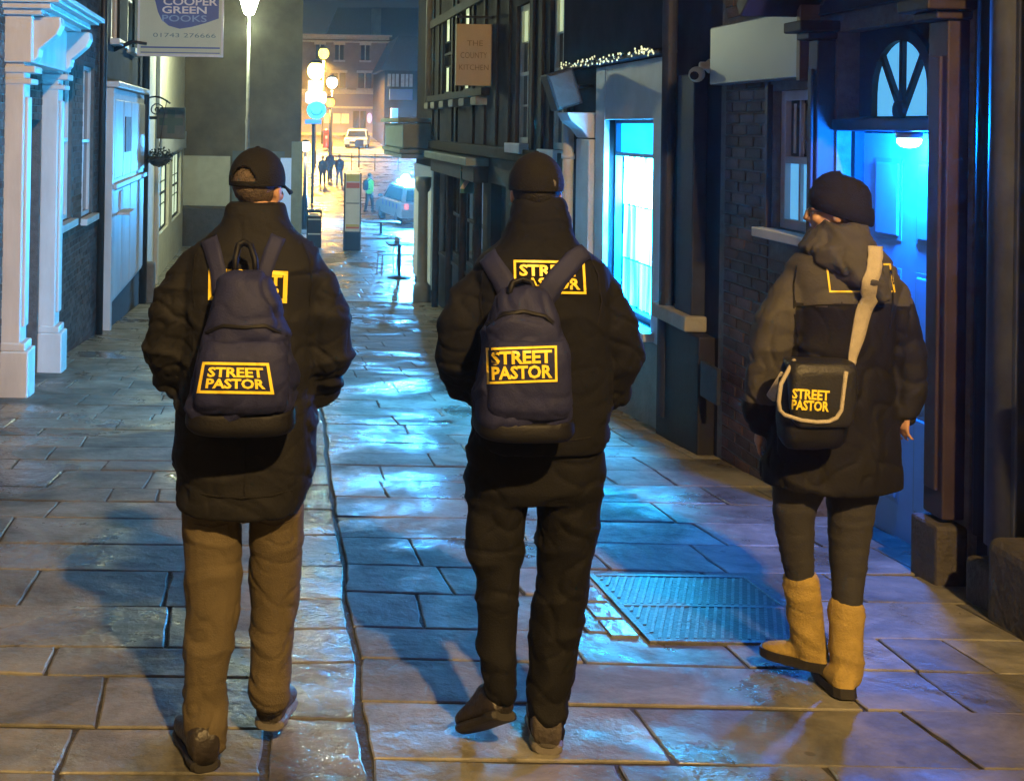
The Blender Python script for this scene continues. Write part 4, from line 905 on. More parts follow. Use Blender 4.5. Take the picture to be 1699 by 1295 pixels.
cafe_table('small dark cafe table on one leg nearest the corner shop', 663, 403, 25.4, .56)
cafe_table('wide dark cafe table behind the information totem', 632, 367, 37.5, 1.25)
ch = None
def cafe_chair(label, x, Y, rz):
    t = thing('cafe_chair', label, 'chair', (x, Y, g(Y)), 'metal cafe chairs'); R = Matrix.Rotation(rz, 3, 'Z'); o = Vector((x, Y, g(Y)))
    def w(*p): return o + R @ Vector(p)
    steel = M['metal']
    m = MB(); m.obox(w(0,0,.46), R@Vector((.2,0,0)), R@Vector((0,.2,0)), (0,0,.012)); m.build('seat', steel, t, bevel=.008)
    for sx in (-1,1):
        m = MB(); m.tube([w(.19*sx,-.19,0), w(.19*sx,-.17,.45)], .013, 6); m.build('leg', steel, t)
        m = MB(); m.tube([w(.19*sx,.21,0), w(.19*sx,.18,.45), w(.18*sx,.24,.86)], .013, 6); m.build('leg', steel, t)
    m = MB()
    m.obox(w(0,.235,.78), R@Vector((.17,0,0)), R@Vector((0,.008,0)), (0,0,.075)); m.build('backrest', steel, t, bevel=.006)
cafe_chair('metal cafe chair left of the small cafe table', at(646, 430, 25.6).x, 26.0, radians(-80))
cafe_chair('metal cafe chair between small cafe table and corner shop', at(680, 430, 25.6).x, 26.1, radians(95))
# ---------------------------------------------------------------- people
def remesh(mb, voxel, smooth_it=4, factor=.5):
    """union of closed shells -> one continuous surface: list of verts, faces"""
    me = bpy.data.meshes.new('tmp'); me.from_pydata([tuple(p) for p in mb.v], [], mb.f); me.update()
    bm = bmesh.new(); bm.from_mesh(me); bmesh.ops.recalc_face_normals(bm, faces=bm.faces); bm.to_mesh(me); bm.free()
    o = bpy.data.objects.new('tmp', me); COL.objects.link(o)
    r = o.modifiers.new('r', 'REMESH'); r.mode = 'VOXEL'; r.voxel_size = voxel
    if smooth_it:
        s = o.modifiers.new('s', 'SMOOTH'); s.iterations = smooth_it; s.factor = factor
    dg = bpy.context.evaluated_depsgraph_get(); out = bpy.data.meshes.new_from_object(o.evaluated_get(dg))
    bpy.data.objects.remove(o); bpy.data.meshes.remove(me); return out
def finish(me, name, mats, parent, disp=None, fmat=None):
    if disp:
        nrm = [v.normal.copy() for v in me.vertices]
        for v, n_ in zip(me.vertices, nrm):
            v.co += n_ * disp(v.co, n_)
        me.update()
    for m_ in (mats if isinstance(mats, list) else [mats]): me.materials.append(m_)
    if fmat:
        me.polygons.foreach_set('material_index', [fmat(p.center, p.normal) for p in me.polygons])
    me.polygons.foreach_set('use_smooth', [True]*len(me.polygons))
    bv = BVHTree.FromPolygons([v.co.copy() for v in me.vertices], [list(p.vertices) for p in me.polygons])
    org = ORG[parent]
    me.transform(Matrix.Translation(-org)); me.name = name
    o = bpy.data.objects.new(name, me); COL.objects.link(o); o.parent = parent; ORG[o] = org
    return o, bv
def sec(py, xl, xr, back, front, Y, n=28, p=2.5, tilt=0.0):
    A, B = at(xl, py, Y), at(xr, py, Y); c = (A+B)/2 + Vector((0, (front-back)/2, 0)); U = (B-A)/2; d = (front+back)/2
    out = []
    for k in range(n):
        a = 2*pi*k/n; ca, sa = cos(a), sin(a)
        q = c + U*(abs(ca)**(2/p))*(1 if ca >= 0 else -1) + Vector((0, d*(abs(sa)**(2/p))*(1 if sa >= 0 else -1), 0))
        out.append(q)
    return out
def limb(mb, pts, Y, n=18):
    """pts: (px, py, dY, radius_px[, depth_ratio])"""
    mb.tube([at(a, b, Y+c) for a, b, c, *_ in pts], [q[3]*(Y+q[2])/F_ for q in pts], n)
    for a, b, c, r, *_ in (pts[0], pts[-1]):
        k = r*(Y+c)/F_; mb.ell(at(a, b, Y+c), k, k, k, 14, 8)
def ridged(p, sx, sy, sz, seed):
    n_ = noise.noise(Vector((p.x*sx+seed, p.y*sy, p.z*sz)))
    return 1 - abs(n_)*2
def folds(amp, fine=.3, sz=11, sx=5, seed=0.0, mod=None):
    def f(p, n_):
        w = Vector((p.x + .05*noise.noise(p*7), p.y, p.z + .06*noise.noise(p*5 + Vector((3,1,2)))))
        a = ridged(w, sx, sx, sz, seed); b = ridged(w, sx*2.3, sx*2.3, sz*1.9, seed+7)
        k = mod(p) if mod else 1.0
        c_ = max(0.0, 1 - 6.5*abs(noise.noise(Vector((w.x*sx*1.5 + seed, w.y*sx*1.5 + 3, w.z*sz*1.35)))))
        d_ = max(0.0, 1 - 6.0*abs(noise.noise(Vector(((w.x+w.z*.6)*sx*2.6 + seed, w.y*sx*2, (w.z-w.x*.5)*sz*1.9 + 5)))))
        return amp*k*((a*a if a > 0 else 0) - .45 + fine*(b - .3) - .6*c_*c_ - .32*d_*d_)
    return f
def head_geo(mb, c, yaw, s=1.0, pitch=0.0, face=True):
    R = Matrix.Rotation(yaw, 3, 'Z') @ Matrix.Rotation(pitch, 3, 'X')
    def e(x, y, z, rx, ry, rz, n=18, m=12): mb.ell(c + R @ (Vector((x,y,z))*s), rx*s, ry*s, rz*s, n, m, R)
    e(0, -.012, .028, .076, .096, .090); e(0, .022, -.035, .062, .070, .080); e(0, .045, -.085, .040, .042, .034)
    if face:
        e(0, .098, -.020, .014, .022, .030, 10, 8); e(0, .110, -.034, .017, .014, .012, 10, 8)
        e(0, .083, -.066, .026, .012, .008, 10, 8); e(0, .080, -.079, .022, .012, .008, 10, 8)
        e(-.030, .080, .008, .026, .014, .010, 10, 8); e(.030, .080, .008, .026, .014, .010, 10, 8)
        e(-.040, .070, -.030, .022, .020, .022, 10, 8); e(.040, .070, -.030, .022, .020, .022, 10, 8)
        for sx in (-1, 1): e(.078*sx, -.005, -.015, .010, .022, .033, 10, 8)
    return R
def eyes(parent, c, R, s=1.0):
    w = mat('eye', (.65, .62, .58), .2, .02)
    for sx in (-1, 1):
        m = MB(); m.ell(c + R @ (Vector((.030*sx, .078, -.006))*s), .011*s, .010*s, .010*s, 10, 8); m.build('eye', w, parent, smooth=True)
def hand_geo(mb, wrist, d, side, s=1.0, curl=.6):
    """d: pointing direction of the hand; side: vector towards the thumb edge"""
    d = d.normalized(); side = (side - d*side.dot(d)).normalized(); nrm = d.cross(side)
    W = Vector(wrist)
    R = []
    for t, w_, h in ((-.02, .024, .019), (.01, .028, .019), (.045, .040, .017), (.085, .043, .015), (.098, .038, .012)):
        R.append([W + d*t*s + side*w_*s*cos(2*pi*k/14) + nrm*h*s*sin(2*pi*k/14) for k in range(14)])
    mb.rings(R)
    for k, (off, ln) in enumerate(((.033, .070), (.011, .080), (-.011, .074), (-.033, .058))):
        b = W + d*.088*s + side*off*s; p = [b - d*.02*s, b]; a = 0; cur = b
        for j, fr in enumerate((.45, .32, .23)):
            a += curl*(.5 if j == 0 else .8); cur = cur + (d*cos(a) + nrm*sin(a))*ln*fr*s + side*off*.12*s; p.append(cur)
        mb.tube(p, [.0088*s, .0088*s, .0082*s, .0074*s, .006*s], 8); mb.ell(p[-1], .006*s, .006*s, .006*s, 8, 6)
    b = W + d*.025*s + side*.024*s; q = [b - side*.012*s, b + side*.018*s + d*.018*s + nrm*.008*s, b + side*.030*s + d*.048*s + nrm*.018*s, b + side*.030*s + d*.072*s + nrm*.026*s]
    mb.tube(q, [.012*s, .011*s, .0095*s, .007*s], 8); mb.ell(q[-1], .007*s, .007*s, .007*s, 8, 6)
def shoe(parent, heel, toe, up, width, height, upper_m, sole_m, high=0.0, name='shoe'):
    """heel, toe: ends of the sole on its underside"""
    heel, toe, up = Vector(heel), Vector(toe), Vector(up).normalized(); L = (toe-heel).length; d = (toe-heel)/L; up = (up - d*up.dot(d)).normalized(); s = d.cross(up)
    prof = [(0,.62,.70),(.03,.80,.95),(.15,.90,1.0),(.30,.84,.98),(.45,.88,.80),(.62,1.0,.62),(.78,.98,.52),(.90,.80,.45),(.97,.50,.36),(1,.22,.25)]
    def ringz(t, w_, z0, z1, n=16):
        c = heel + d*t*L; out = []
        for k in range(n):
            a = 2*pi*k/n; ca, sa = cos(a), sin(a); z = (z0+z1)/2 + (z1-z0)/2*(abs(sa)**.7)*(1 if sa >= 0 else -1); out.append(c + s*w_*width/2*(abs(ca)**.7)*(1 if ca >= 0 else -1) + up*z)
        return out
    m = MB(); m.rings([ringz(t, w_, .018, height*h) for t, w_, h in prof]); u = m.build(name, upper_m, parent, smooth=True, fix=True)
    m = MB(); m.rings([ringz(t, w_*1.06, 0, .026 + .006*(t < .3)) for t, w_, h in prof]); m.build('sole', sole_m, u, smooth=False, fix=True)
    for k in range(4):
        cc_ = heel + d*L*(.40+.07*k) + up*height*(.86-.085*k); m = MB(); m.tube([cc_ - s*width*.22, cc_ + up*.008, cc_ + s*width*.22], .004, 5); m.build('lace', sole_m, u)
    return u
def drape(bv, pts, Y0, off, dirv=Vector((0,1,0))):
    """push points along +y until they meet the cloth"""
    out = []
    for p in pts:
        o = Vector((p.x, Y0, p.z)); h = bv.ray_cast(o, dirv)
        out.append((h[0] - dirv*off) if h[0] is not None else None)
    return out
def emblem(parent, bv, corners, Y0, m_, lines=('STREET', 'PASTOR'), frame=True, off=.003, notch=False, stroke=.055, inset=.12, gap=.04, th=.0):
    """corners: photo pixels of the print's tl, tr, br, bl at depth Y0; draped on the cloth behind it"""
    P4 = [at(x, y, Y0) for x, y in corners]
    def uv(u, v):     # u right 0..1, v down 0..1
        a = P4[0].lerp(P4[1], u); b = P4[3].lerp(P4[2], u); return a.lerp(b, v)
    def put(mb, pts, faces):
        # through the pixel: cast from the camera so the print sits where the eye sees it
        q = []
        for p in pts:
            d = (p - CAM).normalized(); h = bv.ray_cast(CAM, d); q.append(h[0] - d*off if h[0] is not None else None)
        ok = [f for f in faces if all(q[i] is not None for i in f) and max((q[f[i]]-q[f[i-1]]).length for i in range(len(f))) < .25]
        mb.add([x if x is not None else Vector((0,0,0)) for x in q], ok)
    asp = ((P4[1]-P4[0]).length/(P4[3]-P4[0]).length)
    if frame:
        mb = MB(); sv, su = stroke*1.6, stroke*1.6/asp
        for (u0, v0, u1, v1) in ((0,0,1,sv), (0,1-sv,1,1), (0,sv,su,1-sv), (1-su,sv,1,1-sv)):
            nu, nv = max(1, int((u1-u0)/.04)), max(1, int((v1-v0)/.06)); pts = [uv(u0+(u1-u0)*i/nu, v0+(v1-v0)*j/nv) for j in range(nv+1) for i in range(nu+1)]
            put(mb, pts, [(j*(nu+1)+i, (j+1)*(nu+1)+i, (j+1)*(nu+1)+i+1, j*(nu+1)+i+1) for j in range(nv) for i in range(nu)])
        mb.build('emblem_frame', m_, parent)
    n = len(lines); h = (1 - 2*inset*1.05 - gap*(n-1))/max(n, 1)
    for k, tx in enumerate(lines):
        v, f = text_mesh(tx, 1.0, .035, 2); x0, x1 = min(p.x for p in v), max(p.x for p in v); y0, y1 = min(p.y for p in v), max(p.y for p in v)
        top_ = inset*1.05 + k*(h+gap); mb = MB()
        put(mb, [uv(inset/asp*1.4 + (1-2*inset/asp*1.4)*(p.x-x0)/(x1-x0), top_ + h*(y1-p.y)/(y1-y0)) for p in v], f)
        mb.build('emblem_lettering', m_, parent)
def ribbon(parent, name, m_, bv, center, Y0, off=.006, thick=.006, flat=False):
    """center: (px, py, half width px, pinned depth or None)"""
    top, bot = [], []; pts = []
    for i in range(len(center)-1):
        a, b = center[i], center[i+1]
        for k in range(6): t = k/6; pts.append(tuple(a[j] + (b[j]-a[j])*t for j in range(3)))
    pts.append(center[-1][:3]); rows = []
    for i, (x, y, w_) in enumerate(pts):
        x2, y2, _ = pts[min(i+1, len(pts)-1)]; x1, y1, _ = pts[max(i-1, 0)]
        dx, dy = x2-x1, y2-y1; l = math.hypot(dx, dy) or 1; nx, ny = -dy/l, dx/l; row = []
        for s_ in (-1, -.4, .4, 1):
            p = at(x + nx*w_*s_, y + ny*w_*s_, Y0); d = (p-CAM).normalized(); h = bv.ray_cast(CAM, d)
            row.append((h[0] - d*off) if h[0] is not None else None)
        ys_ = [r.y for r in row if r is not None]
        if flat and ys_:                                  # stiff webbing lies flat across its width
            yy = min(ys_); row = []
            for s_ in (-1, -.4, .4, 1):
                d = (at(x + nx*w_*s_, y + ny*w_*s_, Y0) - CAM); row.append(CAM + d*((yy - CAM.y)/d.y))
        rows.append(row)
    for j in range(4):                                    # fill misses from neighbours
        for i in range(len(rows)):
            if rows[i][j] is None:
                cand = [rows[i][k] for k in range(4) if rows[i][k] is not None] or [rows[k][j] for k in range(len(rows)) if rows[k][j] is not None]
                rows[i][j] = cand[0].copy()
    for it in range(2):                                   # webbing bridges small folds
        ny_ = [[r.y for r in row] for row in rows]
        for i in range(1, len(rows)-1):
            for j in range(4): rows[i][j].y = min(ny_[i][j], (ny_[i-1][j]+ny_[i+1][j])/2)
    for it in range(5):
        ny_ = [[r.y for r in row] for row in rows]
        for i in range(1, len(rows)-1):
            for j in range(4): rows[i][j].y = (ny_[i-1][j] + 2*ny_[i][j] + ny_[i+1][j])/4 - .0004
    mb = MB(); n = len(rows); vs_ = [p for r in rows for p in r] + [p + Vector((0, thick, 0)) for r in rows for p in r]; fs = []; o2 = 4*n
    for i in range(n-1):
        for j in range(3):
            a = 4*i+j; fs += [(a, a+1, a+5, a+4), (o2+a, o2+a+4, o2+a+5, o2+a+1)]
        fs += [(4*i, 4*i+4, o2+4*i+4, o2+4*i), (4*i+3, o2+4*i+3, o2+4*i+7, 4*i+7)]
    fs += [(0, o2, o2+1, 1), (1, o2+1, o2+2, 2), (2, o2+2, o2+3, 3)]
    mb.add(vs_, fs); return mb.build(name, m_, parent, smooth=True, fix=True)

FB = dict(
 jacket=mat('brown_black_nylon', (.0066, .0066, .0078), .8, .25, 9, .10, 120, spec=.3),
 jacket2=mat('black_softshell', (.0045, .0046, .0058), .85, .25, 9, .10, 120, spec=.25),
 coat=mat('charcoal_coat', (.056, .053, .054), .75, .2, 9, .12, 120, spec=.25), coat_dark=mat('black_coat', (.0065, .006, .0068), .75, .25, 9, .12, 120, spec=.25),
 pack=mat('navy_pack_nylon', (.0065, .009, .052), .75, .22, 14, .15, 200), pack_dark=mat('pack_base_black', (.005, .005, .0075), .6, .2, 14, .1, 160, spec=.3),
 khaki=mat('khaki_cotton', (.082, .062, .032), .85, .14, 12, .2, 200), blacktr=mat('black_trouser', (.0040, .0040, .0048), .8, .25, 12, .2, 200, spec=.25),
 legging=mat('charcoal_legging', (.026, .025, .027), .85, .15, 14, .2, 200), boot=mat('tan_suede_boot', (.30, .21, .058), .9, .28, 11, .3, 160),
 skin=mat('skin', (.42, .24, .16), .5, .1, 14, .1, 120), hair=mat('short_grey_brown_hair', (.09, .065, .05), .6, .4, 60, .6, 200),
 yellow=mat('reflective_yellow_print', (.90, .66, .05), .45, .08, 30), beige=mat('beige_webbing', (.42, .37, .29), .75, .12, 40, .4, 220), cap=mat('black_cap_cotton', (.0075, .007, .0075), .8, .2, 20, .35, 220, spec=.25),
 shoe=mat('dark_brown_leather', (.022, .018, .017), .45, .3, 15, .3, 60), shoe_l=mat('grey_brown_trainer', (.055, .046, .042), .6, .4, 20, .3, 60), sole=mat('grey_rubber_sole', (.11, .10, .09), .6, .3, 20), sole_d=mat('dark_rubber_sole', (.02, .018, .016), .6, .3, 20),
)
def cap_geo(parent, c, yaw, s, m_, opening=True, peak=True):
    R = Matrix.Rotation(yaw, 3, 'Z'); mb = MB(); n, k_ = 96, 44; vs_ = []; fs = []
    for j in range(k_+1):
        t = radians(-6 + 96*j/k_)
        for i in range(n):
            a = 2*pi*i/n; r = max(cos(t), .0); bulge = 1 + .03*sin(2*t)
            vs_.append(c + R @ (Vector((.087*bulge*r*cos(a), -.010 + .106*bulge*r*sin(a), .018 + .112*sin(t)))*s))
    for j in range(k_):
        for i in range(n):
            a = 2*pi*(i+.5)/n; back = abs(((a - 1.5*pi + pi) % (2*pi)) - pi); el = -6 + 96*(j+.5)/k_
            if opening and back < radians(30) and 2 < el < 2 + 27*sqrt(max(0, cos(back*3))): continue
            fs.append((j*n+i, j*n+(i+1) % n, (j+1)*n+(i+1) % n, (j+1)*n+i))
    mb.add(vs_, fs); o = mb.build('cap', m_, parent, smooth=True); sd = o.modifiers.new('solid', 'SOLIDIFY'); sd.thickness = .004; sd.offset = 1
    m = MB(); m.ell(c + R @ (Vector((0, -.01, .133))*s), .010*s, .010*s, .006*s, 10, 6); m.build('cap_button', m_, o, smooth=True)
    if peak:
        m = MB(); nu, nv = 16, 6; vs_ = []; fs = []
        for j in range(nv+1):
            for i in range(nu+1):
                a = pi*(.12 + .76*i/nu); v = j/nv; r0 = Vector((.087*cos(a), .096*sin(a)-.01, .006)); r1 = Vector((.082*cos(a), .096*sin(a) + .085*sin(a)**.6, -.012 - .018*abs(cos(a))))
                vs_.append(c + R @ (r0.lerp(r1, v)*s))
        for j in range(nv):
            for i in range(nu): fs.append((j*(nu+1)+i, j*(nu+1)+i+1, (j+1)*(nu+1)+i+1, (j+1)*(nu+1)+i))
        m.add(vs_, fs); pk = m.build('peak', m_, o, smooth=True); sd = pk.modifiers.new('solid', 'SOLIDIFY'); sd.thickness = .005
    return o

# ---- man on the left: cap, long dark jacket, khaki trousers
Y1 = 3.36
m1 = thing('person', 'man in dark cap, long dark jacket and khaki trousers, walking away', 'person', (at(390,1270,3.3).x, 3.33, g(3.33)))
hc = at(429, 310, Y1+.02)
b = MB(); R1 = head_geo(b, hc, radians(-28), .87)
b.tube([hc + Vector((0,-.01,-.05)), hc + Vector((0,-.03,-.20)), hc + Vector((0,-.02,-.30))], [.060,.062,.09], 16)
b.rings([sec(*q, Y1) for q in ((410, 380, 460, .05, .06), (455, 340, 495, .08, .09), (540, 330, 500, .09, .11), (650, 335, 495, .09, .11), (740, 330, 495, .10, .11), (800, 335, 490, .09, .09))])
for pts, hs_ in (([(345,455,0,22),(280,585,.02,22),(310,648,.16,16)], 1), ([(490,455,0,22),(546,585,.02,22),(525,652,.16,16)], -1)):
    limb(b, pts, Y1); wr = at(pts[-1][0], pts[-1][1], Y1+.17); hand_geo(b, wr, Vector((.35*hs_, .55, -.5)), Vector((0, .6, .7)), 1.0, .5)
limb(b, [(355,800,0,40),(358,1000,-.03,30),(340,1120,-.04,26),(338,1225,-.06,17)], Y1); limb(b, [(455,800,0,40),(452,990,.06,30),(450,1090,.06,24),(450,1165,.05,17)], Y1)
body1, _ = finish(remesh(b, .007, 3), 'body', FB['skin'], m1)
eyes(body1, hc, R1, .87)
cap_geo(m1, hc, radians(-28), .87, FB['cap'])
m = MB(); m.ell(hc + R1 @ Vector((0,-.012,.016)), .0695, .0875, .078, 20, 12, R1); m.build('hair', FB['hair'], m1, smooth=True)
j = MB()
j.rings([sec(*q, Y1) for q in ((334, 381, 471, .062, .06), (340, 376, 475, .07, .065), (356, 373, 477, .078, .072), (372, 366, 481, .09, .085), (386, 352, 494, .10, .09), (397, 334, 510, .11, .095), (412, 318, 524, .122, .105), (440, 306, 530, .135, .12), (500, 300, 530, .145, .14), (580, 300, 525, .15, .15), (660, 292, 522, .15, .16), (700, 287, 526, .155, .165), (760, 289, 522, .16, .165), (815, 293, 512, .16, .16), (836, 300, 500, .155, .155))])
limb(j, [(332,446,0,36),(308,470,0,40),(288,520,-.01,44),(279,588,.01,44),(300,630,.09,40),(335,652,.17,34)], Y1)
limb(j, [(500,446,0,36),(522,470,0,40),(538,520,-.01,44),(544,588,.01,44),(524,634,.09,40),(490,655,.17,34)], Y1)
def mod1(p): return 1.5 if abs(p.x - at(415,600,Y1).x) > .17 else .7
jk, jbv = finish(remesh(j, .007, 8), 'jacket', FB['jacket'], m1, folds(.0095, .2, 8, 3.8, 1.0, mod1))
# stand collar as its own piece of cloth
t_ = MB()
t_.rings([sec(*q, Y1) for q in ((790, 303, 500, .11, .11), (815, 301, 504, .115, .115), (848, 303, 500, .10, .10))])
limb(t_, [(352,835,0,50),(354,930,-.01,49),(354,1010,-.02,47),(343,1090,-.03,41),(340,1150,-.035,37),(343,1200,-.045,32),(345,1232,-.05,29)], Y1)
limb(t_, [(459,835,0,48),(457,920,.03,45),(455,1000,.05,41),(450,1075,.05,37),(447,1125,.045,34),(447,1155,.04,32)], Y1)
def modt(p): return .6 + 1.6*max(0, min(1, (at(0,1080,Y1).z - p.z)/.25))
tr, tbv = finish(remesh(t_, .007, 6), 'trousers', FB['khaki'], m1, folds(.011, .2, 8, 4, 4.0, modt))
for a in ([(322,868,1.2),(350,874,1.2),(378,868,1.2)], [(430,866,1.2),(455,872,1.2),(482,864,1.2)]): ribbon(tr, 'pocket_seam', mat('khaki_seam', (.06,.04,.02), .9, .1), tbv, a, Y1-.3, .0012, .002)
h_ = at(342, 1280, 3.24)
shoe(m1, (h_.x, 3.24, g(3.24)), (h_.x-.075, 3.52, g(3.52)), (0,0,1), .105, .125, FB['shoe'], FB['sole_d'])
hh = at(446, 1212, 3.40); shoe(m1, hh, hh + Vector((.05, .26, -.035)), (0,.15,1), .105, .12, FB['shoe_l'], FB['sole'])
emblem(jk, jbv, ((346,445),(478,450),(476,503),(345,498)), Y1-.15, FB['yellow'], stroke=.085)

ribbon(jk, 'hem_seam', FB['cap'], jbv, [(297,812,1.6),(350,822,1.6),(400,826,1.6),(450,822,1.6),(506,808,1.6)], Y1-.3, .0015, .003)
ribbon(jk, 'back_seam', FB['cap'], jbv, [(408,700,1.3),(408,740,1.3),(406,790,1.3),(406,826,1.3)], Y1-.3, .0012, .003)
for a in ([(335,400,1.3),(322,430,1.3),(318,470,1.3),(322,510,1.3)], [(502,402,1.3),(514,430,1.3),(518,470,1.3),(514,510,1.3)]): ribbon(jk, 'armhole_seam', FB['cap'], jbv, a, Y1-.3, .0012, .003)

# ---- his rucksack
def rucksack(label, secs, Y, jacket_bv, loc, straps, handle, pocket, zip_, folds_seed, base_secs):
    t = thing('rucksack', label, 'rucksack', loc, 'navy rucksacks')
    mb = MB(); mb.rings([sec(*q, Y, 28, 3.0) for q in secs]); bag, bbv = finish(remesh(mb, .008, 6), 'bag', FB['pack'], t, folds(.014, .2, 6, 4.5, folds_seed))
    mb = MB(); mb.rings([sec(*q, Y, 28, 3.0) for q in pocket]); pk, pbv = finish(remesh(mb, .007, 5), 'front_pocket', FB['pack'], t, folds(.005, .15, 6, 5, folds_seed+3))
    mb = MB(); mb.rings([sec(*q, Y, 28, 3.0) for q in base_secs]); finish(remesh(mb, .008, 4), 'base_panel', FB['pack_dark'], t)
    for s_ in straps: ribbon(t, 'shoulder_strap', FB['pack'], jacket_bv, s_, Y-.1, .010, .012)
    if handle:
        m = MB(); m.tube([at(*q) for q in handle], .009, 8, flat=1.6); m.build('handle', FB['pack_dark'], t, smooth=True)
    # both surfaces together for the print and the zip
    vv, ff = [], []
    for o in (bag, pk):
        k = len(vv); vv += [v.co + ORG[o] for v in o.data.vertices]; ff += [[k+i for i in p.vertices] for p in o.data.polygons]
    allbv = BVHTree.FromPolygons(vv, ff)
    for z in zip_: ribbon(t, 'zip', FB['pack_dark'], allbv, [(x, y, w_) for x, y, w_ in z], Y-.3, .002, .003)
    return t, allbv, pk
YP = Y1 - .245
r1, r1bv, r1p = rucksack('navy rucksack with yellow print on the man in khaki trousers',
    [(450, 386, 430, .02, .05), (462, 366, 446, .05, .08), (500, 347, 463, .08, .10), (560, 329, 482, .10, .115), (620, 316, 494, .105, .12), (670, 308, 492, .105, .12), (692, 316, 484, .09, .11)], YP, jbv,
    at(405, 700, YP), [[(346,392,14),(354,420,14),(362,450,13),(364,490,12)], [(462,392,13),(450,420,13),(440,450,12),(436,490,12)]],
    [(390,462,YP+.02),(391,430,YP+.02),(395,408,YP+.05),(405,402,YP+.06),(416,408,YP+.05),(423,430,YP+.02),(425,462,YP+.02)],
    [(556, 345, 470, .10, -.02), (575, 335, 478, .125, .0), (620, 326, 482, .135, .0), (655, 322, 480, .13, .0), (672, 330, 474, .11, -.02)],
    [[(340,552,3),(370,540,3),(405,543,3),(440,540,3),(478,556,3)]], 2.0, [(672, 310, 490, .10, .115), (700, 306, 492, .105, .12), (712, 318, 484, .09, .10)])
emblem(r1p, r1bv, ((336,600),(446,602),(455,654),(326,652)), YP-.1, FB['yellow'], stroke=.055, inset=.15)

# ---- man in the middle: black hat, black jacket, black trousers
Y2 = 3.47
m2 = thing('person', 'man in black hat, jacket and trousers walking away in the middle', 'person', (at(880,1240,3.4).x, 3.42, g(3.42)))
hc2 = at(889, 318, Y2+.02)
b = MB(); R2 = head_geo(b, hc2, radians(-12), .88)
b.tube([hc2 + Vector((0,-.01,-.05)), hc2 + Vector((0,-.03,-.20)), hc2 + Vector((0,-.02,-.30))], [.058,.062,.09], 16)
b.rings([sec(*q, Y2) for q in ((425, 850, 935, .05, .06), (465, 815, 975, .08, .09), (560, 812, 975, .09, .11), (650, 812, 970, .09, .11), (740, 800, 980, .10, .11), (800, 805, 970, .09, .09))])
limb(b, [(812,475,0,22),(755,585,.02,22),(790,655,.16,16)], Y2); hand_geo(b, at(792,656,Y2+.17), Vector((.35,.55,-.5)), Vector((0,.6,.7)), 1.0, .5)
limb(b, [(975,475,0,22),(1030,590,.02,22),(985,655,.05,16)], Y2); hand_geo(b, at(978,642,Y2-.075), Vector((-.35,.25,-.30)), Vector((-.2,-.3,.7)), .80, .6)
limb(b, [(828,800,0,38),(830,960,-.03,29),(825,1060,-.07,24),(824,1130,-.10,17)], Y2); limb(b, [(935,800,0,38),(930,990,.02,29),(918,1090,.02,24),(910,1190,-.02,17)], Y2)
body2, _ = finish(remesh(b, .007, 3), 'body', FB['skin'], m2)
eyes(body2, hc2, R2, .88)
cap_geo(m2, hc2, radians(-12), .90, FB['cap'], opening=False)
m = MB(); m.ell(hc2 + R2 @ Vector((0,-.014,.012)), .0715, .0895, .082, 20, 12, R2); m.build('hair', mat('black_hair', (.006, .0055, .0055), .7, .3, 60, .5, 200), m2, smooth=True)
lg = mat('hat_badge_grey', (.10, .09, .085), .6, .2, 60)
p_ = hc2 + R2 @ Vector((.044, -.086, .030)); nrm_ = (R2 @ Vector((.45,-.9,0))).normalized(); m = MB(); m.lathe(p_, [(.013,0),(.013,.003),(.009,.004)], 14, ax=nrm_); bd = m.build('badge', lg, m2)
j = MB()
j.rings([sec(*q, Y2) for q in ((326, 855, 932, .066, .05), (334, 849, 938, .076, .06), (352, 846, 942, .08, .07), (374, 842, 947, .085, .08), (392, 836, 954, .09, .09), (406, 826, 962, .10, .095), (417, 808, 980, .11, .10), (434, 790, 998, .122, .105), (462, 780, 1008, .135, .12), (520, 777, 1012, .145, .14), (600, 782, 1010, .145, .15), (680, 780, 1010, .15, .155), (720, 781, 1006, .15, .155), (738, 784, 1000, .145, .15))])
limb(j, [(808,468,0,34),(788,490,0,38),(768,535,-.01,41),(760,592,.01,42),(778,634,.09,38),(815,656,.17,32)], Y2)
limb(j, [(980,468,0,34),(998,490,0,38),(1014,535,-.01,42),(1024,594,.01,44),(1008,640,.06,40),(990,658,.10,32)], Y2)
def mod2(p): return 1.4 if abs(p.x - at(893,600,Y2).x) > .19 else .7
jk2, jbv2 = finish(remesh(j, .007, 8), 'jacket', FB['jacket2'], m2, folds(.0085, .2, 8, 3.8, 11.0, mod2))
t_ = MB()
t_.rings([sec(*q, Y2) for q in ((700, 784, 1004, .115, .12), (750, 774, 1002, .125, .125), (800, 771, 999, .125, .12), (822, 775, 995, .11, .11))])
limb(t_, [(826,815,0,54),(826,870,-.01,47),(827,930,-.02,41),(824,1000,-.05,34),(822,1060,-.075,31),(826,1105,-.09,33),(828,1138,-.10,31)], Y2)
limb(t_, [(942,815,0,54),(940,880,.01,51),(932,960,.015,44),(924,1040,.015,43),(914,1100,.005,38),(908,1150,-.01,36),(906,1196,-.02,34)], Y2)
t_.rings([sec(*q, Y2-.03) for q in ((850, 775, 830, .05, .06), (880, 772, 835, .065, .07), (930, 776, 835, .065, .06), (950, 784, 830, .05, .05))])
def modt2(p): return .8 + 1.4*max(0, min(1, (at(0,1040,Y2).z - p.z)/.25))
finish(remesh(t_, .007, 6), 'trousers', FB['blacktr'], m2, folds(.013, .12, 7, 3.5, 14.0, modt2))
h_ = at(908, 1243, 3.38)
shoe(m2, (h_.x, 3.38, g(3.38)), (h_.x+.05, 3.66, g(3.66)), (0,0,1), .105, .125, FB['shoe_l'], FB['sole'])
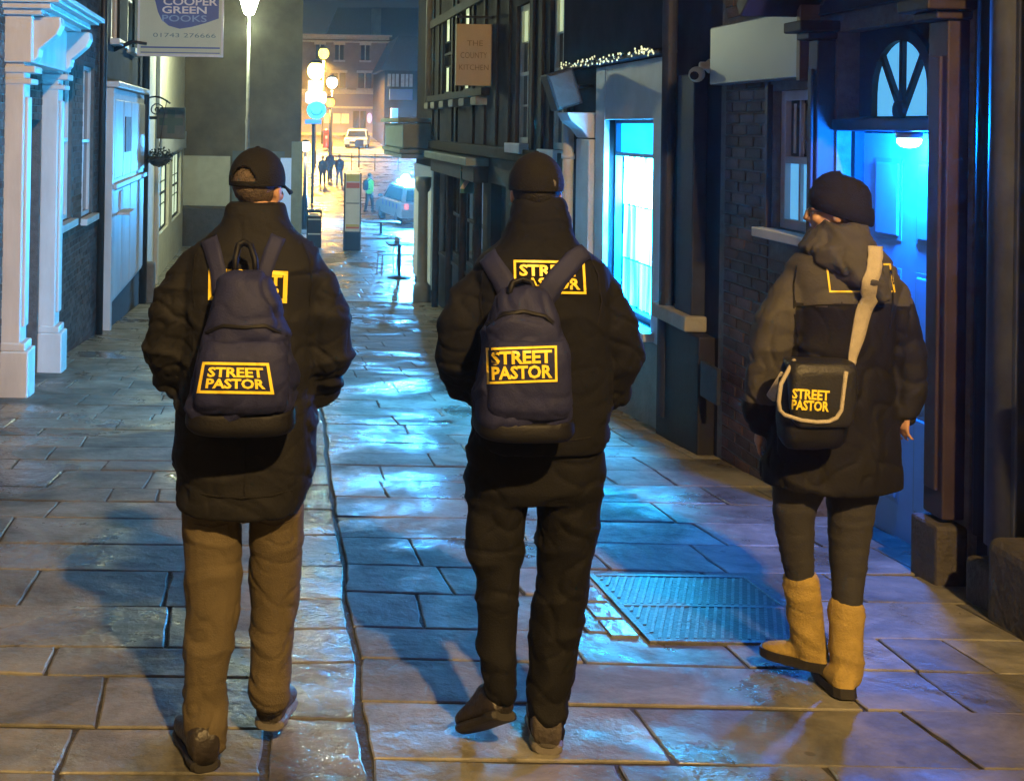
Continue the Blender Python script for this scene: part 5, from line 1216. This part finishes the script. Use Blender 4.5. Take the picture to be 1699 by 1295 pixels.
hh = at(838, 1158, 3.34); tt_ = at(782, 1213, 3.44); tt_ = Vector((hh.x-.09, 3.50, g(3.5)+.004)); hh = Vector((hh.x, 3.32, tt_.z + .135))
shoe(m2, hh, tt_, (0,.55,1), .10, .115, FB['shoe'], FB['sole_d'])
emblem(jk2, jbv2, ((852,431),(970,433),(973,488),(853,486)), Y2-.15, FB['yellow'], stroke=.045)
for a in ([(812,428,1.3),(800,455,1.3),(796,500,1.3),(802,540,1.3)], [(980,428,1.3),(992,455,1.3),(998,500,1.3),(992,540,1.3)], [(786,722,1.5),(840,730,1.5),(895,732,1.5),(950,730,1.5),(1002,722,1.5)]): ribbon(jk2, 'seam', FB['cap'], jbv2, a, Y2-.3, .0012, .003)
YP2 = Y2 - .245
r2, r2bv, r2p = rucksack('navy rucksack with yellow print on the middle man in black',
    [(476, 838, 905, .03, .06), (490, 822, 918, .05, .085), (520, 812, 928, .08, .10), (580, 798, 940, .10, .115), (640, 790, 948, .105, .12), (690, 786, 950, .105, .12), (706, 792, 944, .09, .11)], YP2, jbv2,
    at(868, 710, YP2), [[(795,400,15),(812,430,16),(835,465,18),(850,500,18)], [(985,402,15),(955,428,16),(925,462,18),(900,500,18)]],
    [(845,488,YP2-.02),(850,470,YP2),(866,464,YP2+.01),(882,470,YP2),(888,488,YP2-.02)],
    [(556, 812, 928, .09, -.02), (572, 806, 934, .115, .0), (620, 800, 938, .12, .0), (665, 798, 938, .12, .0), (684, 806, 932, .10, -.02)],
    [[(806,540,3),(835,520,3),(870,516,3),(905,524,3),(932,548,3)]], 22.0, [(688, 788, 948, .10, .115), (712, 786, 950, .105, .12), (722, 796, 942, .09, .10)])
emblem(r2p, r2bv, ((806,577),(924,573),(925,633),(808,637)), YP2-.1, FB['yellow'], stroke=.04, inset=.10)

# ---- woman on the right: beanie, hooded coat, leggings, tan boots
Y3 = 3.92
w3 = thing('person', 'woman in black beanie, hooded dark coat, leggings and tan boots', 'person', (at(1365,1130,3.85).x, 3.86, g(3.86)))
hc3 = at(1388, 350, Y3+.02); yaw3 = radians(62)
b = MB(); R3 = head_geo(b, hc3, yaw3, .86)
b.tube([hc3 + Vector((.01,-.01,-.05)), hc3 + Vector((.02,-.02,-.16)), hc3 + Vector((.02,-.01,-.24))], [.05,.052,.08], 16)
b.rings([sec(*q, Y3) for q in ((435, 1370, 1435, .05, .06), (480, 1340, 1460, .075, .085), (560, 1345, 1455, .075, .09), (640, 1345, 1450, .08, .09), (740, 1330, 1455, .10, .10), (800, 1335, 1445, .09, .09))])
limb(b, [(1335,470,0,18),(1285,590,.02,17),(1268,690,.09,12)], Y3); hand_geo(b, at(1266,697,Y3+.095), Vector((-.1,.25,-1)), Vector((.3,.9,.2)), .92, .5)
limb(b, [(1464,470,0,18),(1503,590,0,17),(1503,668,-.05,12)], Y3); hand_geo(b, at(1499,672,Y3-.055), Vector((-.12,.02,-1)), Vector((-.35,.9,.1)), .80, .55)
limb(b, [(1332,800,0,22),(1318,900,.02,19),(1328,970,.03,19),(1340,1060,.04,15)], Y3); limb(b, [(1420,800,0,22),(1412,900,-.02,25),(1407,990,-.03,19),(1405,1090,-.05,15)], Y3)
body3, _ = finish(remesh(b, .0065, 3), 'body', FB['skin'], w3)
eyes(body3, hc3, R3, .86)
m = MB(); n = 40; R_ = []
for tz, rr in ((-.035, 1.10), (-.03, 1.16), (.0, 1.19), (.035, 1.17), (.04, 1.10), (.07, 1.07), (.10, .93), (.122, .70), (.135, .40), (.14, .05)):
    R_.append([hc3 + R3 @ (Vector((rr*.080*cos(2*pi*k/n)*(1+.012*(k % 2)), -.016 + rr*.100*sin(2*pi*k/n)*(1+.012*(k % 2)), tz + .034*sin(2*pi*k/n)*(1 if tz < .05 else .3) + .012))*.86) for k in range(n)])
m.rings(R_); m.build('beanie', FB['cap'], w3, smooth=True)
m = MB()                                              # glasses
for sx in (-1, 1):
    c0 = hc3 + R3 @ Vector((.027*sx, .085, -.005)); m.tube([c0 + R3 @ Vector((.021*cos(a), -.004*abs(cos(a)), .016*sin(a))) for a in [2*pi*k/14 for k in range(14)]], .002, 5, loop=True)
    m.tube([c0 + R3 @ Vector((.021*sx, 0, .003)), hc3 + R3 @ Vector((.072*sx, .0, 0))], .002, 5)
m.tube([hc3 + R3 @ Vector((-.009,.087,0)), hc3 + R3 @ Vector((.009,.087,0))], .002, 5); m.build('glasses', M['iron'], w3)
j = MB()
j.rings([sec(*q, Y3) for q in ((396, 1355, 1440, .07, .075), (410, 1340, 1452, .085, .085), (422, 1322, 1470, .10, .09), (440, 1310, 1482, .11, .10), (468, 1304, 1487, .12, .11), (520, 1308, 1482, .125, .13), (600, 1308, 1476, .125, .14), (660, 1296, 1478, .135, .145), (720, 1282, 1486, .145, .15), (780, 1270, 1492, .15, .155), (802, 1268, 1491, .15, .155))])
limb(j, [(1328,466,0,28),(1308,490,0,32),(1290,535,-.01,35),(1276,600,.01,34),(1265,660,.05,30),(1262,698,.08,26)], Y3)
limb(j, [(1466,466,0,28),(1480,488,0,30),(1494,535,-.01,31),(1504,600,.0,30),(1506,650,-.03,27),(1501,688,-.05,22)], Y3)
zy = at(1400, 507, Y3-.12).z; xl_, xr_ = at(1316, 560, Y3-.06).x, at(1476, 560, Y3).x
def cmat(c, n_):
    return 0 if (c.z > zy + .01*sin(c.x*40) or (c.x < xl_ and c.z > at(0,650,Y3).z)) else 1
ct, cbv = finish(remesh(j, .007, 8), 'coat', [FB['coat'], FB['coat_dark']], w3, folds(.012, .15, 5, 4.5, 31.0), cmat)
hd = MB()
hd.rings([sec(*q, Y3+.0, 24, 2.2) for q in ((366, 1362, 1434, .075, .06), (385, 1342, 1438, .10, .08), (408, 1322, 1440, .135, .10), (432, 1332, 1440, .165, .10), (455, 1364, 1440, .178, .06), (474, 1400, 1440, .178, .0), (488, 1422, 1438, .17, -.06))])
hood, _ = finish(remesh(hd, .009, 5), 'hood', FB['coat'], w3, folds(.014, .4, 6, 9, 41.0))
lgm = MB()
limb(lgm, [(1335,780,0,44),(1322,820,.01,38),(1316,850,.01,33),(1320,900,.02,28),(1328,960,.03,23),(1334,1000,.035,20)], Y3)
limb(lgm, [(1418,780,0,44),(1412,830,-.01,38),(1408,920,-.02,30),(1406,1000,-.03,23),(1405,1040,-.04,20)], Y3)
finish(remesh(lgm, .008, 4), 'leggings', FB['legging'], w3, folds(.003, .3, 16, 6, 44.0))
def boot(shaft, foot, parent, seed):
    mb = MB(); limb(mb, shaft, Y3, 20)
    heel, toe, wd, ht = foot; d = (toe-heel); L = d.length; d.normalize(); up = Vector((0,0,1)); up = (up - d*up.dot(d)).normalized(); s_ = d.cross(up); R = []
    for t, w_, h in ((-.02,.5,.7),(.05,.85,1.0),(.25,.95,1.05),(.45,.92,.85),(.65,1.0,.62),(.85,.85,.50),(.97,.5,.38),(1.0,.25,.25)):
        R.append([heel + d*t*L + up*(ht*h*.5) + s_*wd/2*w_*cos(2*pi*k/18) + up*(ht*h*.5)*sin(2*pi*k/18) for k in range(18)])
    mb.rings(R); o, _ = finish(remesh(mb, .007, 4), 'boot', FB['boot'], parent, folds(.0055, .2, 9, 4, seed))
    mb = MB()
    R = [[heel + d*t*L + s_*wd/2*w_*1.04*cos(2*pi*k/18) + up*(.012 + .016*(1 if sin(2*pi*k/18) > 0 else -1)) for k in range(18)] for t, w_ in ((-.03,.5),(.05,.85),(.25,.95),(.45,.92),(.65,1.0),(.85,.85),(.97,.5),(1.01,.25))]
    mb.rings(R).build('sole', FB['sole_d'], o, fix=True)
hl, tl = at(1368, 1106, 3.93), at(1288, 1114, 4.0)
boot([(1330,968,.03,29),(1336,1020,.035,28),(1342,1060,.035,28),(1346,1085,.03,26)], (hl + Vector((.0,-.02,.0)), hl + Vector((-.16, .13, -.012)), .09, .10), w3, 51.0)
hr = at(1405, 1140, 3.80)
boot([(1404,1012,-.03,28),(1404,1060,-.04,27),(1405,1095,-.055,26),(1405,1115,-.06,25)], (Vector((hr.x, 3.80, g(3.80)+.012)), Vector((hr.x+.02, 4.04, g(4.04)+.012)), .088, .09), w3, 53.0)
emblem(ct, cbv, ((1370,437),(1478,437),(1486,485),(1376,485)), Y3-.15, FB['yellow'], stroke=.04, lines=())

for a in ([(1322,508,1.3),(1360,506,1.3),(1400,505,1.3),(1440,506,1.3),(1476,508,1.3)], [(1322,440,1.2),(1316,470,1.2),(1318,520,1.2),(1324,560,1.2)], [(1476,440,1.2),(1482,470,1.2),(1480,520,1.2),(1474,560,1.2)]): ribbon(ct, 'seam', FB['cap'], cbv, a, Y3-.3, .0012, .003)

# ---- her shoulder bag
sbg = thing('shoulder_bag', 'black shoulder bag with beige piping and strap on the woman\'s back', 'bag', at(1352, 736, Y3-.2))
YG = Y3 - .215
mb = MB(); mb.rings([sec(*q, YG, 28, 3.4) for q in ((600, 1306, 1404, .05, .06), (625, 1298, 1408, .06, .07), (690, 1292, 1406, .065, .07), (725, 1294, 1398, .06, .065), (740, 1302, 1388, .045, .05))]); bg_, _ = finish(remesh(mb, .008, 5), 'bag', FB['pack_dark'], sbg, folds(.004, .4, 8, 6, 61.0))
mb = MB(); mb.rings([sec(*q, YG, 28, 4.0) for q in ((596, 1303, 1410, .06, .06), (610, 1299, 1409, .075, .0), (660, 1297, 1405, .08, -.03), (690, 1301, 1400, .08, -.03), (700, 1310, 1392, .078, -.03))]); fp_, fbv = finish(remesh(mb, .007, 4), 'flap', mat('flap_black', (.014, .014, .015), .5, .2, 20, .2, 150), sbg)
pip = []
for x, y in ((1318,597),(1309,612),(1303,640),(1299,670),(1301,684),(1309,692),(1330,697),(1355,700),(1375,699),(1388,693),(1396,680),(1399,655),(1402,630),(1404,616)):
    p = at(x, y, YG-.1); d = (p-CAM).normalized(); h = fbv.ray_cast(CAM, d); pip.append(h[0] - d*.003 if h[0] is not None else p + Vector((0,.03,0)))
m = MB(); m.tube(pip, .0065, 8); m.build('piping', FB['beige'], sbg, smooth=True)
emblem(fp_, fbv, ((1314,643),(1378,647),(1376,684),(1312,680)), YG-.1, FB['yellow'], frame=False, inset=.02, gap=.03)
# strap over coat and hood: find whichever is nearer
vv, ff = [], []
for o in (ct, hood):
    k = len(vv); vv += [v.co + ORG[o] for v in o.data.vertices]; ff += [[k+i for i in p.vertices] for p in o.data.polygons]
ribbon(sbg, 'strap', FB['beige'], BVHTree.FromPolygons(vv, ff), [(1453,408,12),(1451,438,12),(1444,475,13),(1433,515,13),(1423,560,11),(1414,595,7),(1409,622,5)], Y3-.3, .005, .005, True)
fpts = [at(1447,414,Y3-.05), at(1445,402,Y3+.02), at(1440,430,Y3+.12), at(1405,520,Y3+.165), at(1350,610,Y3+.17), at(1290,655,Y3+.08), at(1278,660,Y3-.05), at(1302,622,YG)]
m = MB(); m.tube(fpts, .016, 8, flat=.25); m.build('strap_front', FB['beige'], sbg, smooth=True)

# ---- distant people
def walker(label, px, py_foot, Y, height, yaw, jacket, trousers, hair, stride=.25, vest=None):
    s = height/1.75; x = at(px, py_foot, Y).x; z0 = g(Y); t = thing('person', label, 'person', (x, Y, z0)); R = Matrix.Rotation(yaw, 3, 'Z')
    def w(a, b_, c): return Vector((x, Y, z0)) + R @ Vector((a*s, b_*s, c*s))
    b = MB(); hc_ = w(0, .02, 1.63); head_geo(b, hc_, yaw, s); b.tube([w(0,0,1.36), w(0,.01,1.56)], [.07*s,.055*s], 12)
    b.tube([w(0,0,.86), w(0,0,1.05), w(0,0,1.25), w(0,-.01,1.40), w(0,0,1.45)], [.14*s,.125*s,.15*s,.13*s,.06*s], 14, flat=1)
    f = stride
    for sx in (-1, 1):
        b.tube([w(.09*sx,0,.92), w(.095*sx, f*.5*sx+.03, .50), w(.095*sx, f*sx, .10), w(.1*sx, f*sx+.02, .05), w(.105*sx, f*sx+.16, .03)], [.085*s,.055*s,.04*s,.04*s,.03*s], 12)
        b.tube([w(.18*sx,0,1.40), w(.23*sx,-f*.3*sx,1.13), w(.22*sx,-f*.8*sx+.08,.90)], [.05*s,.042*s,.032*s], 10); hand_geo(b, w(.22*sx,-f*.8*sx+.08,.89), R @ Vector((0,.2,-1)), R @ Vector((0,1,0)), s, .5)
    finish(remesh(b, .011, 2), 'body', FB['skin'], t)
    j = MB(); R_ = [[w(rx*cos(2*pi*k/18), ry*sin(2*pi*k/18), z) for k in range(18)] for rx, ry, z in ((.19,.15,.82),(.195,.155,.95),(.19,.15,1.15),(.215,.15,1.33),(.19,.13,1.42),(.08,.08,1.50))]; j.rings(R_)
    for sx in (-1, 1): j.tube([w(.17*sx,0,1.39), w(.235*sx,-f*.3*sx,1.13), w(.225*sx,-f*.75*sx+.07,.92)], [.075*s,.064*s,.05*s], 12)
    finish(remesh(j, .016, 3), 'jacket', jacket, t, folds(.012, .3, 9, 5, Y))
    q = MB(); q.tube([w(0,0,.80), w(0,0,.95)], [.15*s,.15*s], 14)
    for sx in (-1, 1): q.tube([w(.09*sx,0,.90), w(.095*sx,f*.5*sx+.03,.50), w(.095*sx,f*sx,.10)], [.105*s,.075*s,.06*s], 12)
    finish(remesh(q, .014, 3), 'trousers', trousers, t)
    m = MB(); RR = Matrix.Rotation(yaw, 3, 'Z'); m.ell(hc_ + RR @ Vector((0,-.02*s,.035*s)), .082*s, .100*s, .092*s, 14, 10, RR); m.build('hair', hair, t, smooth=True)
    for sx in (-1, 1): shoe(t, w(.095*sx, f*sx-.07, .0), w(.11*sx, f*sx+.20, .0), (0,0,1), .10*s, .10*s, M['black'], M['black'])
    return t, w, R, s
dk_ = mat('dark_blue_coat', (.03, .035, .07), .7, .2, 8); ol = mat('olive_grey_coat', (.10, .10, .075), .7, .2, 8); pale = mat('pale_jeans', (.32, .34, .36), .8, .15, 10); hv = mat('hi_vis_yellow_green', (.38, .55, .05), .6, .12, 8)
hr_ = mat('dark_hair', (.03, .022, .018), .6, .3, 40)
walker('distant pedestrian in olive coat, leftmost of three by the road', 535, 306, 64, 1.70, radians(170), ol, M['black'], hr_)
walker('distant pedestrian in dark blue coat, between two companions', 547, 300, 67, 1.78, radians(180), dk_, dk_, hr_, .2)
walker('distant pedestrian in dark coat and pale jeans, rightmost of three', 563, 305, 64.5, 1.76, radians(165), dk_, pale, hr_)
t4, w4, R4, s4 = walker('distant person in yellow green jacket beside the information totem', 612, 365, 50.5, 1.72, radians(-50), hv, M['black'], hr_, .14)
bp = thing('rucksack', 'black rucksack on the distant person in yellow green', 'rucksack', w4(0, -.2, 1.0))
mb = MB(); mb.rings([[w4(rx*cos(2*pi*k/14), -.24 + ry*sin(2*pi*k/14), z) for k in range(14)] for rx, ry, z in ((.10,.06,.98),(.15,.10,1.05),(.15,.11,1.25),(.12,.08,1.42),(.05,.03,1.46))]); finish(remesh(mb, .014, 3), 'bag', FB['pack_dark'], bp)
for sx in (-1, 1):
    m = MB(); m.tube([w4(.10*sx,-.19,1.40), w4(.11*sx,-.02,1.52), w4(.12*sx,.16,1.38), w4(.13*sx,.12,1.08), w4(.13*sx,-.17,1.04)], .018, 6); m.build('shoulder_strap', FB['pack_dark'], bp, smooth=True)

# ---------------------------------------------------------------- thin added volume that imitates lens glow round the lamps
hz = MB().box(-161, 161, -61, 401, -5, 20).build('lens_glow_haze', None)
hz.data.materials.clear()
hm = bpy.data.materials.new('lens_glow_haze'); hm.use_nodes = True; ht = hm.node_tree; ht.nodes.clear()
ho = ht.nodes.new('ShaderNodeOutputMaterial'); hv_ = ht.nodes.new('ShaderNodeVolumePrincipled')
hv_.inputs['Color'].default_value = (.95, .93, .88, 1); hv_.inputs['Density'].default_value = .0018; hv_.inputs['Anisotropy'].default_value = .75
ht.links.new(hv_.outputs[0], ho.inputs['Volume']); hz.data.materials.append(hm)
tag(hz, kind='stuff')
